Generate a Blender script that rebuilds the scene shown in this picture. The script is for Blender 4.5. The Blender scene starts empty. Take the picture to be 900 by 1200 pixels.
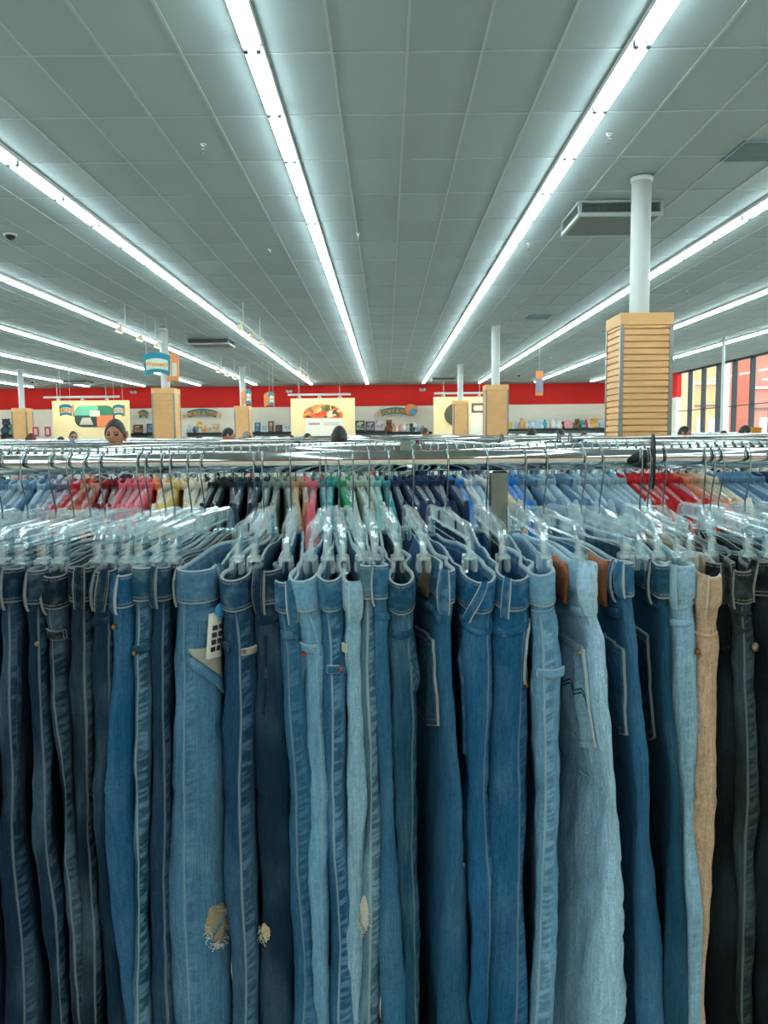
import bpy, math, random
from math import sin, cos, pi, sqrt, atan2, exp
from mathutils import Vector, Matrix, noise
random.seed(7)
D = bpy.data
SC = bpy.context.scene
COL = SC.collection

# ------------------------------------------------------------------ camera
FPX, CZ = 915.0, 1.5
PITCH, YAW, ROLL = math.radians(5.27), -4.0 / 915.0, 0.0100
F = Vector((sin(YAW) * cos(PITCH), cos(YAW) * cos(PITCH), -sin(PITCH))).normalized()
R0 = F.cross(Vector((0, 0, 1))).normalized()
U0 = R0.cross(F)
RV = R0 * cos(ROLL) - U0 * sin(ROLL)
UV = U0 * cos(ROLL) + R0 * sin(ROLL)
cam_data = D.cameras.new('camera')
cam = D.objects.new('camera', cam_data)
COL.objects.link(cam)
m = Matrix.Identity(4)
for i in range(3):
    m[i][0], m[i][1], m[i][2] = RV[i], UV[i], -F[i]
m[2][3] = CZ
cam.matrix_world = m
cam_data.sensor_fit = 'HORIZONTAL'
cam_data.sensor_width = 36
cam_data.lens = FPX / 900 * 36
cam_data.clip_start, cam_data.clip_end = 0.05, 400
SC.camera = cam


def x_at(px, Y, z):
    """world X of the point at depth Y and height z that the photo shows in column px"""
    k = (px - 450) / FPX
    n = RV - F * k
    return -(Y * n.y + (z - CZ) * n.z) / n.x


def z_at(py, X, Y):
    k = (600 - py) / FPX
    n = UV - F * k
    return CZ - (X * n.x + Y * n.y) / n.z


def proj(P):
    q = Vector(P) - Vector((0, 0, CZ))
    d = q.dot(F)
    return 450 + FPX * q.dot(RV) / d, 600 - FPX * q.dot(UV) / d


def smooth(a, b, x):
    t = min(1, max(0, (x - a) / (b - a)))
    return t * t * (3 - 2 * t)


def interp(xs, ys, x):
    if x <= xs[0]:
        return ys[0]
    for i in range(len(xs) - 1):
        if x <= xs[i + 1]:
            t = (x - xs[i]) / (xs[i + 1] - xs[i])
            t = t * t * (3 - 2 * t) * 0.5 + t * 0.5
            return ys[i] + (ys[i + 1] - ys[i]) * t
    i = len(xs) - 2
    return ys[-1] + (ys[-1] - ys[-2]) / (xs[-1] - xs[-2]) * (x - xs[-1]) * 0.5


# ------------------------------------------------------------------ objects
def tag(o, label=None, cat=None, group=None, kind=None):
    if label:
        o['label'] = label
    if cat:
        o['category'] = cat
    if group:
        o['group'] = group
    if kind:
        o['kind'] = kind
    return o


def empty(name, loc=(0, 0, 0), rz=0):
    o = D.objects.new(name, None)
    o.location = loc
    o.rotation_euler = (0, 0, rz)
    o.empty_display_size = 0.05
    COL.objects.link(o)
    return o


def copy_tree(o, parent=None):
    c = o.copy()
    COL.objects.link(c)
    if parent is not None:
        c.parent = parent
    for ch in KIDS.get(o.name, []):
        copy_tree(ch, c)
    return c


KIDS = {}


def copy_thing(o):
    def rec(src, par):
        c = src.copy()
        COL.objects.link(c)
        if par is not None:
            c.parent = par
            KIDS.setdefault(par.name, []).append(c)
        for ch in list(KIDS.get(src.name, [])):
            rec(ch, c)
        return c
    return rec(o, None)


def set_mat(o, mat, slot=0):
    """per-object material over shared mesh data"""
    o.material_slots[slot].link = 'OBJECT'
    o.material_slots[slot].material = mat


class MB:
    def __init__(s):
        s.v, s.f, s.m, s.uv = [], [], [], {}
        s.mi = 0

    def add(s, vs, fs, uvs=None):
        b = len(s.v)
        s.v += [tuple(p) for p in vs]
        for f in fs:
            s.f.append(tuple(b + i for i in f))
            s.m.append(s.mi)
        if uvs:
            for i, u in enumerate(uvs):
                s.uv[b + i] = u
        return b

    def box(s, c, d, rz=0, M=None, bev=0.0):
        x, y, z = d[0] / 2, d[1] / 2, d[2] / 2
        if bev > 0:
            e = min(bev, x * .49, y * .49, z * .49)
            vs = []
            for sz in (-1, 1):
                for k, (ex, ez) in enumerate(((e, 0), (0, e)) if sz < 0 else ((0, e), (e, 0))):
                    for sx, sy in ((-1, -1), (1, -1), (1, 1), (-1, 1)):
                        vs.append((sx * (x - ex), sy * (y - ex), sz * (z - ez)))
            fs = [(3, 2, 1, 0), (12, 13, 14, 15)]
            for r in range(3):
                for k in range(4):
                    a, b = r * 4 + k, r * 4 + (k + 1) % 4
                    fs.append((a, b, b + 4, a + 4))
        else:
            vs = [(sx * x, sy * y, sz * z) for sz in (-1, 1) for sx, sy in ((-1, -1), (1, -1), (1, 1), (-1, 1))]
            fs = [(3, 2, 1, 0), (4, 5, 6, 7), (0, 1, 5, 4), (1, 2, 6, 5), (2, 3, 7, 6), (3, 0, 4, 7)]
        T = Matrix.Translation(c) @ Matrix.Rotation(rz, 4, 'Z')
        if M is not None:
            T = M @ T
        s.add([T @ Vector(p) for p in vs], fs)
        return s

    def loft(s, rings, caps=True, closed=True, uvs=None):
        n = len(rings[0])
        vs = [p for r in rings for p in r]
        fs = []
        for i in range(len(rings) - 1):
            for k in range(n if closed else n - 1):
                a, b = i * n + k, i * n + (k + 1) % n
                fs.append((a, b, b + n, a + n))
        if caps:
            fs.append(tuple(range(n - 1, -1, -1)))
            fs.append(tuple(range((len(rings) - 1) * n, len(rings) * n)))
        s.add(vs, fs, uvs)
        return s

    def tube(s, pts, r, n=8, ry=None, caps=True, up=None):
        """tube along pts; r a number or a list; ry a second radius (along `up`)"""
        pts = [Vector(p) for p in pts]
        rings = []
        prev = None
        for i, p in enumerate(pts):
            t = (pts[min(i + 1, len(pts) - 1)] - pts[max(i - 1, 0)])
            if t.length < 1e-9:
                t = Vector((0, 0, 1))
            t.normalize()
            if up is not None:
                a = Vector(up)
            elif prev is not None:
                a = prev
            else:
                a = Vector((0, 0, 1)) if abs(t.z) < .9 else Vector((1, 0, 0))
            u = (a - t * a.dot(t))
            if u.length < 1e-6:
                u = t.orthogonal()
            u.normalize()
            prev = u
            w = t.cross(u)
            ra = r[i] if isinstance(r, (list, tuple)) else r
            rb = ra if ry is None else (ry[i] if isinstance(ry, (list, tuple)) else ry)
            rings.append([p + w * (ra * cos(2 * pi * k / n)) + u * (rb * sin(2 * pi * k / n)) for k in range(n)])
        return s.loft(rings, caps)

    def lathe(s, prof, c=(0, 0, 0), n=16, M=None):
        """prof [(r, z)] about the z axis"""
        T = Matrix.Translation(c) if M is None else M
        rings = [[T @ Vector((max(r, 1e-5) * cos(2 * pi * k / n), max(r, 1e-5) * sin(2 * pi * k / n), z)) for k in range(n)] for r, z in prof]
        return s.loft(rings, True)

    def prism(s, outline, depth, M=None):
        """outline [(x, z)] extruded along y, centred"""
        n = len(outline)
        T = M or Matrix.Identity(4)
        vs = [T @ Vector((x, -depth / 2, z)) for x, z in outline] + [T @ Vector((x, depth / 2, z)) for x, z in outline]
        fs = [tuple(range(n)), tuple(range(2 * n - 1, n - 1, -1))]
        for k in range(n):
            a, b = k, (k + 1) % n
            fs.append((b, a, a + n, b + n))
        s.add(vs, fs)
        return s

    def build(s, name, mat, parent=None, smooth_=False, loc=None):
        me = D.meshes.new(name)
        me.from_pydata(s.v, [], s.f)
        mats = mat if isinstance(mat, (list, tuple)) else [mat]
        for q in mats:
            me.materials.append(q)
        if len(mats) > 1:
            me.polygons.foreach_set('material_index', s.m)
        if s.uv:
            ul = me.uv_layers.new(name='UVMap')
            for l in me.loops:
                ul.data[l.index].uv = s.uv.get(l.vertex_index, (0, 0))
        me.polygons.foreach_set('use_smooth', [bool(smooth_)] * len(me.polygons))
        me.update()
        o = D.objects.new(name, me)
        COL.objects.link(o)
        if parent is not None:
            o.parent = parent
            KIDS.setdefault(parent.name, []).append(o)
        if loc is not None:
            o.location = loc
        return o


# ------------------------------------------------------------------ materials
def lin(c):
    return tuple((x / 255 / 12.92) if x / 255 <= .04045 else ((x / 255 + .055) / 1.055) ** 2.4 for x in c)


class NT:
    """a tiny expression builder over shader nodes"""
    def __init__(s, mat):
        s.nt = mat.node_tree
        s.n, s.l = s.nt.nodes, s.nt.links

    def put(s, sock, v):
        if isinstance(v, E):
            s.l.new(v.s, sock)
        elif isinstance(v, (tuple, list)):
            sock.default_value = tuple(v) + ((1,) if len(v) == 3 and sock.type == 'RGBA' else ())
        else:
            sock.default_value = v

    def math(s, op, a, b=0.0, c=None):
        q = s.n.new('ShaderNodeMath')
        q.operation = op
        s.put(q.inputs[0], a)
        s.put(q.inputs[1], b)
        if c is not None:
            s.put(q.inputs[2], c)
        return E(s, q.outputs[0])

    def xyz(s, x, y, z=0.0):
        q = s.n.new('ShaderNodeCombineXYZ')
        for i, v in enumerate((x, y, z)):
            s.put(q.inputs[i], v)
        return E(s, q.outputs[0])

    def sep(s, v):
        q = s.n.new('ShaderNodeSeparateXYZ')
        s.put(q.inputs[0], v)
        return [E(s, o) for o in q.outputs]

    def noise(s, vec, scale=1.0, detail=2.0, rough=.5):
        q = s.n.new('ShaderNodeTexNoise')
        s.put(q.inputs['Vector'], vec)
        q.inputs['Scale'].default_value = scale
        q.inputs['Detail'].default_value = detail
        q.inputs['Roughness'].default_value = rough
        return E(s, q.outputs['Fac'])

    def ss(s, a, b, x):
        q = s.n.new('ShaderNodeMapRange')
        q.interpolation_type = 'SMOOTHSTEP'
        s.put(q.inputs[0], x)
        q.inputs[1].default_value, q.inputs[2].default_value = a, b
        return E(s, q.outputs[0])

    def mix(s, f, a, b):
        q = s.n.new('ShaderNodeMix')
        q.data_type = 'RGBA'
        s.put(q.inputs[0], f)
        s.put(q.inputs[6], a)
        s.put(q.inputs[7], b)
        return E(s, q.outputs[2])

    def scale(s, col, f):
        q = s.n.new('ShaderNodeVectorMath')
        q.operation = 'SCALE'
        s.put(q.inputs[0], col)
        s.put(q.inputs['Scale'], f)
        return E(s, q.outputs[0])

    def coord(s, which):
        return E(s, s.n.new('ShaderNodeTexCoord').outputs[which])

    def bump(s, h, strength=.3, dist=.001):
        q = s.n.new('ShaderNodeBump')
        q.inputs['Strength'].default_value = strength
        q.inputs['Distance'].default_value = dist
        s.put(q.inputs['Height'], h)
        return E(s, q.outputs[0])


class E:
    def __init__(s, nt, sock):
        s.t, s.s = nt, sock

    def __add__(s, o): return s.t.math('ADD', s, o)
    __radd__ = __add__
    def __sub__(s, o): return s.t.math('SUBTRACT', s, o)
    def __rsub__(s, o): return s.t.math('SUBTRACT', o, s)
    def __mul__(s, o): return s.t.math('MULTIPLY', s, o)
    __rmul__ = __mul__
    def abs(s): return s.t.math('ABSOLUTE', s)
    def frac(s): return s.t.math('FRACT', s)
    def min(s, o): return s.t.math('MINIMUM', s, o)
    def max(s, o): return s.t.math('MAXIMUM', s, o)


def new_mat(name):
    mt = D.materials.new(name)
    mt.use_nodes = True
    return mt, NT(mt), mt.node_tree.nodes['Principled BSDF']


def plain(name, rgb, rough=.6, metal=0.0, var=0.0, vscale=8.0, emit=0.0, bump=0.0, spec=None):
    mt, t, b = new_mat(name)
    c = lin(rgb)
    b.inputs['Base Color'].default_value = c + (1,)
    b.inputs['Roughness'].default_value = rough
    b.inputs['Metallic'].default_value = metal
    if spec is not None:
        b.inputs['Specular IOR Level'].default_value = spec
    if var > 0 or bump > 0:
        n = t.noise(t.coord('Object'), vscale, 4)
        if var > 0:
            t.put(b.inputs['Base Color'], t.scale(c, 1 - var + n * (2 * var)))
        if bump > 0:
            t.put(b.inputs['Normal'], t.bump(n, bump, .004))
    if emit > 0:
        b.inputs['Emission Color'].default_value = c + (1,)
        b.inputs['Emission Strength'].default_value = emit
    return mt


JG = 1.0


def denim(name, rgb, pale=.35, seam=None, side=1, gain=1.0, streak=.35, ss=.4):
    """worn twill: streaks along the leg, soft wear, a stitched side seam with rope-like puckers at u = seam"""
    mt, t, b = new_mat(name)
    c = Vector(lin(rgb)) * gain * JG
    pc = c.lerp(Vector((.24, .43, .56)), .45) * 1.2
    uv = t.coord('UV')
    u, v, _ = t.sep(uv)
    sd = random.random() * 50
    st = t.noise(t.xyz(u * 620.0, v * 34.0, sd), 1, 3, .6)
    gr = t.noise(t.xyz(u * 700.0 + v * 260.0, v * 520.0, sd), 1, 2, .7)
    tw = t.noise(t.xyz(u * 230.0, v * 120.0, sd + 4), 1, 3, .7)
    bg = t.noise(t.xyz(u * 16.0, v * 6.0, sd), 1, 3)
    s2 = t.noise(t.xyz(u * 190.0, v * 11.0, sd + 7), 1, 2)
    k = -.62 + st * (streak + .6) + gr * 1.1 + tw * .65 + s2 * .55
    col = t.scale(tuple(c), k)
    wear = t.ss(.42, .72, bg) * pale
    col = t.mix(wear, col, t.scale(tuple(pc), k))
    if seam is not None:
        wob = t.noise(t.xyz(v * 9.0, sd, 0.0), 1, 2) - .5
        du = (u - seam) + wob * .004
        line = 1.0 - t.ss(.0007, .0019, du.abs())
        dd = du * side
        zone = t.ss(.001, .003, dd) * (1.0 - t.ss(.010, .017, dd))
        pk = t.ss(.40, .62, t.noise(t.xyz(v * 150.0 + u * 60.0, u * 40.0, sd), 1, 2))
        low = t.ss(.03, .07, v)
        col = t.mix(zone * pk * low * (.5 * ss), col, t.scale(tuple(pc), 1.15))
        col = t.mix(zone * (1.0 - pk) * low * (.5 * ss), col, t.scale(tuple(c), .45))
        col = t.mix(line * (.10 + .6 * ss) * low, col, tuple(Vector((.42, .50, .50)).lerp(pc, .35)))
    t.put(b.inputs['Base Color'], col)
    b.inputs['Roughness'].default_value = .92
    b.inputs['Specular IOR Level'].default_value = .15
    t.put(b.inputs['Normal'], t.bump(st * .8 + tw * .9 + gr * .4, .8, .0016))
    return mt


def band_mat(name, rgb, pale=.5, gain=1.0, thread=(150, 140, 115), ew=1.0):
    """waistband / loop / pocket cloth: pale worn edges where the uv nears 0 or 1, a row of stitches inside them"""
    mt, t, b = new_mat(name)
    c = Vector(lin(rgb)) * gain * JG
    pc = c.lerp(Vector((.36, .48, .52)), .55)
    u, v, _ = t.sep(t.coord('UV'))
    ob = t.coord('Object')
    n1 = t.noise(ob, 220, 3, .7)
    n2 = t.noise(ob, 60, 3)
    k = .2 + n1 * 1.0 + n2 * .6
    e = v.min(1.0 - v).min(u.min(1.0 - u))
    edge = 1.0 - t.ss(.015 * ew, .055 * ew, e)
    st = t.ss(.085 * (.5 + .5 * ew), .10 * (.5 + .5 * ew), e) * (1.0 - t.ss(.12 * (.5 + .5 * ew), .135 * (.5 + .5 * ew), e))
    dash = t.ss(.35, .5, t.noise(ob, 420, 1))
    col = t.scale(tuple(c), k)
    col = t.mix(t.ss(.45, .75, n2) * pale * .6, col, t.scale(tuple(pc), k))
    col = t.mix(st * dash * .55, col, lin(thread))
    col = t.mix(edge * min(1, pale * 1.7), col, tuple(pc.lerp(Vector((.56, .60, .55)), .6)))
    t.put(b.inputs['Base Color'], col)
    b.inputs['Roughness'].default_value = .92
    b.inputs['Specular IOR Level'].default_value = .15
    t.put(b.inputs['Normal'], t.bump(n1, .5, .0012))
    return mt


M = {}
M['chrome'] = plain('polished_chrome', (205, 210, 208), .07, 1.0)
M['wire'] = plain('steel_wire', (158, 168, 172), .2, 1.0)
M['steel'] = plain('brushed_steel', (150, 158, 158), .3, 1.0)
M['white'] = plain('white_paint', (198, 204, 202), .5)
M['vent_frame'] = plain('pale_grey_enamel', (158, 168, 166), .5)
M['housing'] = plain('white_enamel', (200, 205, 203), .45)
M['post'] = plain('darkened_chrome', (118, 126, 122), .16, 1.0)  # chrome with dark mirrored surroundings put into its base colour
M['black'] = plain('black_plastic', (22, 25, 26), .45)
M['grey_metal'] = plain('grey_aluminium', (110, 116, 118), .45, .6)
M['mullion'] = plain('dark_anodised_frame', (66, 74, 78), .5, .3)
M['vent'] = plain('vent_louvre_grey', (96, 108, 106), .55)
M['slate'] = plain('slate_blue_plastic', (84, 120, 140), .45)
M['maple'] = None


def clear_mat():
    mt, t, b = new_mat('clear_plastic')
    n = t.n
    tr = n.new('ShaderNodeBsdfTransparent')
    tr.inputs[0].default_value = (.97, .995, 1, 1)
    gl = n.new('ShaderNodeBsdfGlossy')
    gl.inputs['Roughness'].default_value = .08
    gl.inputs[0].default_value = (.95, 1, 1, 1)
    df = n.new('ShaderNodeBsdfTranslucent')
    df.inputs[0].default_value = (.90, .97, 1, 1)
    d2 = n.new('ShaderNodeBsdfDiffuse')
    d2.inputs[0].default_value = (.90, .97, 1, 1)
    fr = n.new('ShaderNodeLayerWeight')
    fr.inputs[0].default_value = .4
    a = n.new('ShaderNodeMixShader')
    a.inputs[0].default_value = .5
    t.l.new(df.outputs[0], a.inputs[1])
    t.l.new(d2.outputs[0], a.inputs[2])
    m1 = n.new('ShaderNodeMixShader')
    fa = E(t, fr.outputs['Facing'])
    fac = fa * fa * fa * .24 + .055
    t.put(m1.inputs[0], fac)
    t.l.new(tr.outputs[0], m1.inputs[1])
    t.l.new(a.outputs[0], m1.inputs[2])
    m2 = n.new('ShaderNodeMixShader')
    f2 = fa * fa * fa * .34 + .08
    t.put(m2.inputs[0], f2)
    t.l.new(m1.outputs[0], m2.inputs[1])
    t.l.new(gl.outputs[0], m2.inputs[2])
    t.l.new(m2.outputs[0], n['Material Output'].inputs[0])
    return mt


M['clear'] = clear_mat()


def maple_mat():
    mt, t, b = new_mat('maple_laminate')
    x, y, z = t.sep(t.coord('Object'))
    n = t.noise(t.xyz(x * 3.0, y * 3.0, z * 30.0), 1, 4)
    n2 = t.noise(t.coord('Object'), 5, 2)
    c = lin((238, 186, 126))
    t.put(b.inputs['Base Color'], t.scale(c, .82 + n * .2 + n2 * .16))
    b.inputs['Roughness'].default_value = .5
    return mt


M['maple'] = maple_mat()


def tile_mat():
    mt, t, b = new_mat('ceiling_tile')
    x, y, z = t.sep(t.coord('Object'))
    # each mineral tile ages a little differently
    ix = t.math('FLOOR', (x + 1.023) * (1 / .609))
    iy = t.math('FLOOR', (y - .535) * (1 / 1.219))
    wn = t.n.new('ShaderNodeTexWhiteNoise')
    t.put(wn.inputs['Vector'], t.xyz(ix, iy, 1.0))
    r = E(t, wn.outputs['Value'])
    nz = t.noise(t.coord('Object'), 60, 3)
    st = t.noise(t.coord('Object'), .8, 3)
    k = .90 + r * .10 + nz * .05 + st * .05
    t.put(b.inputs['Base Color'], t.scale(lin((143, 159, 161)), k))
    b.inputs['Roughness'].default_value = .9
    t.put(b.inputs['Normal'], t.bump(nz, .25, .002))
    return mt


M['tile'] = tile_mat()
M['tbar'] = plain('ceiling_grid_bar', (156, 169, 170), .5)
SKY, TUBE, EXPO = 1.35, 9.0, 1.45

# ------------------------------------------------------------------ room shell
HC = 3.13
ZC = CZ + HC                      # ceiling 4.63 m
XL, XR, YF, YB = -27.0, 14.2, -5.0, 45.2
ZB = 3.44                         # foot of the red band


def band_wall_mat(name, cream):
    mt, t, b = new_mat(name)
    x, y, z = t.sep(t.coord('Object'))
    n = t.noise(t.coord('Object'), 1.3, 3)
    f = t.ss(ZB - .004, ZB + .004, z)
    col = t.mix(f, t.scale(lin(cream), .95 + n * .1), t.scale(lin((226, 30, 24)), .93 + n * .14))
    t.put(b.inputs['Base Color'], col)
    b.inputs['Roughness'].default_value = .7
    return mt


M['wall'] = band_wall_mat('cream_wall_red_band', (246, 239, 222))


def slab(name, c, d, mat, **k):
    o = MB().box(c, d).build(name, mat)
    return tag(o, kind='structure', **k)


slab('floor', ((XL + XR) / 2, (YF + YB) / 2, -.05), (XR - XL + .4, YB - YF + .4, .1), plain('vinyl_floor', (214, 206, 192), .35, var=.08, vscale=1.5))
slab('ceiling', ((XL + XR) / 2, (YF + YB) / 2, ZC + .05), (XR - XL + .4, YB - YF + .4, .1), M['tile'])
slab('wall_back', ((XL + XR) / 2, YB + .1, ZC / 2), (XR - XL, .2, ZC), M['wall'], label='far cream wall with a wide red band along its top')
slab('wall_front', ((XL + XR) / 2, YF - .1, ZC / 2), (XR - XL, .2, ZC), M['wall'])
slab('wall_left', (XL - .1, (YF + YB) / 2, ZC / 2), (.2, YB - YF, ZC), M['wall'])

# right wall: low sill wall, a banded pier and a run of tall panes
mb = MB()
mb.box((XR + .1, (YF + YB) / 2, .2), (.2, YB - YF, .4))
mb.box((XR + .1, (YF - .5 + 12) / 2, ZC / 2), (.2, 12 - YF, ZC))
mb.box((XR + .1, 38.95, ZC / 2), (.24, .75, ZC))
mb.box((XR + .1, 43.4, ZC / 2), (.2, 3.6, ZC))
tag(mb.build('wall_right', M['wall']), kind='structure', label='window wall on the right with a red topped pier')
gm, gt, gb = new_mat('window_glass')
tr = gt.n.new('ShaderNodeBsdfTransparent')
tr.inputs[0].default_value = (.93, .96, .95, 1)
gl = gt.n.new('ShaderNodeBsdfGlossy')
gl.inputs['Roughness'].default_value = .02
mx = gt.n.new('ShaderNodeMixShader')
fr = gt.n.new('ShaderNodeLayerWeight')
fa = E(gt, fr.outputs['Facing'])
gt.put(mx.inputs[0], fa * fa * fa * fa * .3 + .03)
gt.l.new(tr.outputs[0], mx.inputs[1])
gt.l.new(gl.outputs[0], mx.inputs[2])
gt.l.new(mx.outputs[0], gt.n['Material Output'].inputs[0])
M['glass'] = gm
ys = [12.0 + (37.05 - 12.0) / 16 * i for i in range(17)] + [38.57]
k = 0
for a, b_ in list(zip(ys[:-1], ys[1:])) + [(39.33, 41.6)]:
    k += 1
    w = MB().box((XR + .1, (a + b_) / 2, (ZC + .4) / 2), (.012, b_ - a - .06, ZC - .4)).build('window_%d' % k, M['glass'])
    tag(w, kind='structure')
    fm = MB()
    fm.box((XR + .06, a, (ZC + .4) / 2), (.2, .075, ZC - .4), bev=.004)
    fm.box((XR + .08, (a + b_) / 2, .44), (.14, b_ - a, .08))
    fm.box((XR + .08, (a + b_) / 2, ZC - .04), (.14, b_ - a, .08))
    fm.box((XR + .09, (a + b_) / 2, 2.75), (.05, b_ - a, .035))
    fm.build('window_frame', M['mullion'], w)

# the exposed grid bars of the suspended ceiling
mb = MB()
k = int((XL + 1.023) / .609) - 1
while -1.023 + .609 * k < XR:
    x = -1.023 + .609 * k
    if x > XL:
        mb.box((x, (YF + YB) / 2, ZC - .004), (.025, YB - YF, .012))
    k += 1
k = -8
while .535 + 1.219 * k < YB:
    mb.box(((XL + XR) / 2, .535 + 1.219 * k, ZC - .0035), (XR - XL, .022, .009))
    k += 1
tag(mb.build('trim_1', M['tbar']), kind='structure', label='white metal grid that carries the ceiling tiles')

# outside: paving and the building across the way
slab('ground', (XR + 20, 20, -.1), (39.4, 130, .1), plain('pale_concrete', (190, 184, 174), .9, var=.06))
ap, ro, pg = plain('apricot_stucco', (232, 180, 134), .9, var=.05), plain('rose_stucco', (214, 140, 124), .9, var=.05), plain('pale_shop_glass', (226, 238, 242), .2)
for x0, x1, h, mt, nm, lb in ((23.4, 25.4, 9.2, ap, 'pale_building', 'apricot stucco building seen through the left panes of the window wall'), (27.8, 32.5, 8.6, ro, 'pale_building', 'rose stucco building with white ledges seen through the right panes')):
    e = MB().box(((x0 + x1) / 2, 62, h / 2), (x1 - x0, 4, h)).build(nm, mt)
    tag(e, lb, 'building')
    MB().box(((x0 + x1) / 2, 59.9, h * .60), (x1 - x0 + .2, .4, .18)).build('ledge', M['white'], e)
    MB().box(((x0 + x1) / 2, 59.9, h * .42), (x1 - x0, .25, .10)).build('ledge', M['grey_metal'], e)
    MB().box(((x0 + x1) / 2, 60, h + .1), (x1 - x0 + .5, 4.6, .3)).build('parapet', ap, e)
    for i in range(2):
        MB().box((x0 + (x1 - x0) * (.28 + .44 * i), 59.98, 1.6), ((x1 - x0) * .3, .1, 2.6)).build('shop_window', pg, e)

wd = D.worlds.new('world')
SC.world = wd
wd.use_nodes = True
bg = wd.node_tree.nodes['Background']
bg.inputs[0].default_value = (.86, .95, 1.0, 1)
bg.inputs[1].default_value = SKY

# ------------------------------------------------------------------ fluorescent rows
tm, tt, tb = new_mat('lit_fluorescent_tube')
tb.inputs['Base Color'].default_value = (.9, .95, .95, 1)
tb.inputs['Emission Color'].default_value = (.82, .98, 1.0, 1)
tb.inputs['Emission Strength'].default_value = TUBE
M['tube'] = tm


M['holder'] = plain('grey_lampholder', (84, 92, 92), .5)


def make_fixture(full):
    r = empty('strip_light')
    hb = MB()
    L = 2.436
    prof = [(-.08, 0), (-.08, -.05), (-.03, -.062), (.03, -.062), (.08, -.05), (.08, 0)]
    Mx = Matrix.Rotation(pi / 2, 4, 'Z')
    hb.prism([(x, z) for x, z in prof], L, None)
    hb.build('housing', M['housing'], r, False)
    segs = ((-L / 2, 0), (0, L / 2)) if full else ((-L / 2, L / 2),)
    for a, b in segs:
        for sx in (-1, 1):
            t_ = MB().tube([(sx * .048, a + .035, -.078), (sx * .048, b - .035, -.078)], .019, 8 if full else 6)
            t_.build('tube', M['tube'], r, True)
    if full:
        for yy in (-L / 2 + .012, 0, L / 2 - .012):
            for sx in (-1, 1):
                MB().box((sx * .048, yy, -.080), (.036, .03 if yy else .056, .056), bev=.006).build('lampholder', M['holder'], r)
    return r


def ordinal(n):
    if 10 <= n % 100 <= 20:
        return '%dth' % n
    return '%d%s' % (n, {1: 'st', 2: 'nd', 3: 'rd'}.get(n % 10, 'th'))


ROWN = {0: 'row just left of centre', 1: 'row just right of centre'}
for i in range(2, 5):
    ROWN[i] = '%s row right of centre' % ordinal(i)
for i in range(-8, 0):
    ROWN[i] = '%s row left of centre' % ordinal(1 - i)
protoA, protoB = make_fixture(True), make_fixture(False)
usedA = usedB = False
for k in range(-8, 5):
    x = -1.023 + 3.045 * k
    n = 20
    for i in range(n):
        y = 43.0 - 1.22 - 2.44 * i
        if k < -5 and y < 18:
            continue
        if y < 2.5 and (abs(x) > 14 or y < -3.6):
            continue
        full = 2.5 < y < 20 and -12 < x
        if full:
            o = copy_thing(protoA) if usedA else protoA
            usedA = True
        else:
            o = copy_thing(protoB) if usedB else protoB
            usedB = True
        o.location = (x, y, ZC - .001)
        tag(o, 'strip light in the %s, %s from the far wall' % (ROWN[k], ordinal(i + 1)), 'ceiling light', 'fluorescent strip lights')

# ------------------------------------------------------------------ columns with slatwall sleeves
WHERE = {}


def column(x, y, sleeve, label, r=.117, ztop=2.97, vent=True):
    p = MB().tube([(x, y, 0), (x, y, ZC - .012)], r, 28).build('support_post', M['white'], None, True)
    tag(p, label[0], 'post')
    if r > .1:
        c = MB()
        c.lathe([(r + .001, -.06), (r + .012, -.055), (r + .012, -.002), (r + .001, 0)], (x, y, ZC - .012), 28)
        c.build('collar', M['white'], p, True)
    if not sleeve:
        return
    e = empty('slatwall_sleeve', (x, y, 0))
    tag(e, label[1], 'display column')
    H = .305
    for q in range(4):
        b = MB()
        rot = Matrix.Rotation(q * pi / 2, 4, 'Z')
        z, pit = .05, .0762
        b.box((0, -H + .034, (ztop - .14) / 2), (2 * H - .05, .008, ztop - .14), M=rot)
        while z < ztop - .15:
            hh = min(pit - .012, ztop - .145 - z)
            b.box((0, -H + .010, z + hh / 2), (2 * H - .036, .020, hh), M=rot, bev=.002)
            z += pit
        b.build('slat_panel', M['maple'], e)
        c = MB().box((-H + .012, -H + .012, (ztop - .13) / 2), (.044, .044, ztop - .14), M=rot, bev=.003)
        c.build('corner_strip', M['steel'], e)
    cap = MB()
    rr = .122
    cap.box((0, -(H + rr) / 2, ztop - .07), (2 * H + .02, H - rr + .02, .14), bev=.004)
    cap.box((0, (H + rr) / 2, ztop - .07), (2 * H + .02, H - rr + .02, .14), bev=.004)
    cap.box((-(H + rr) / 2, 0, ztop - .07), (H - rr + .02, 2 * rr, .14), bev=.004)
    cap.box(((H + rr) / 2, 0, ztop - .07), (H - rr + .02, 2 * rr, .14), bev=.004)
    cap.build('cap_board', M['maple'], e)


column(3.10, 9.74, True, ('thick white round post rising from the nearest slatted wood sleeve', 'nearest and largest slatted maple sleeve around a white post, right of centre'))
column(3.02, 21.8, True, ('white round post on the second slatted sleeve right of centre', 'mid distance slatted maple sleeve right of centre'))
column(3.10, 33.0, True, ('white round post before the far display board right of centre', 'small far slatted maple sleeve before the right display board'), ztop=3.1)
column(-6.10, 21.8, True, ('white round post beside the hanging teal sign', 'slatted maple sleeve below the hanging teal sign, left'))
column(-6.02, 33.0, True, ('white round post left of the centre display board', 'small far slatted maple sleeve left of the centre display board'))
column(-15.3, 33.0, True, ('white round post at the far left edge', 'small far slatted maple sleeve at the far left edge'))
column(10.6, 24.9, False, ('slim white pole in front of the windows',), r=.045)

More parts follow.
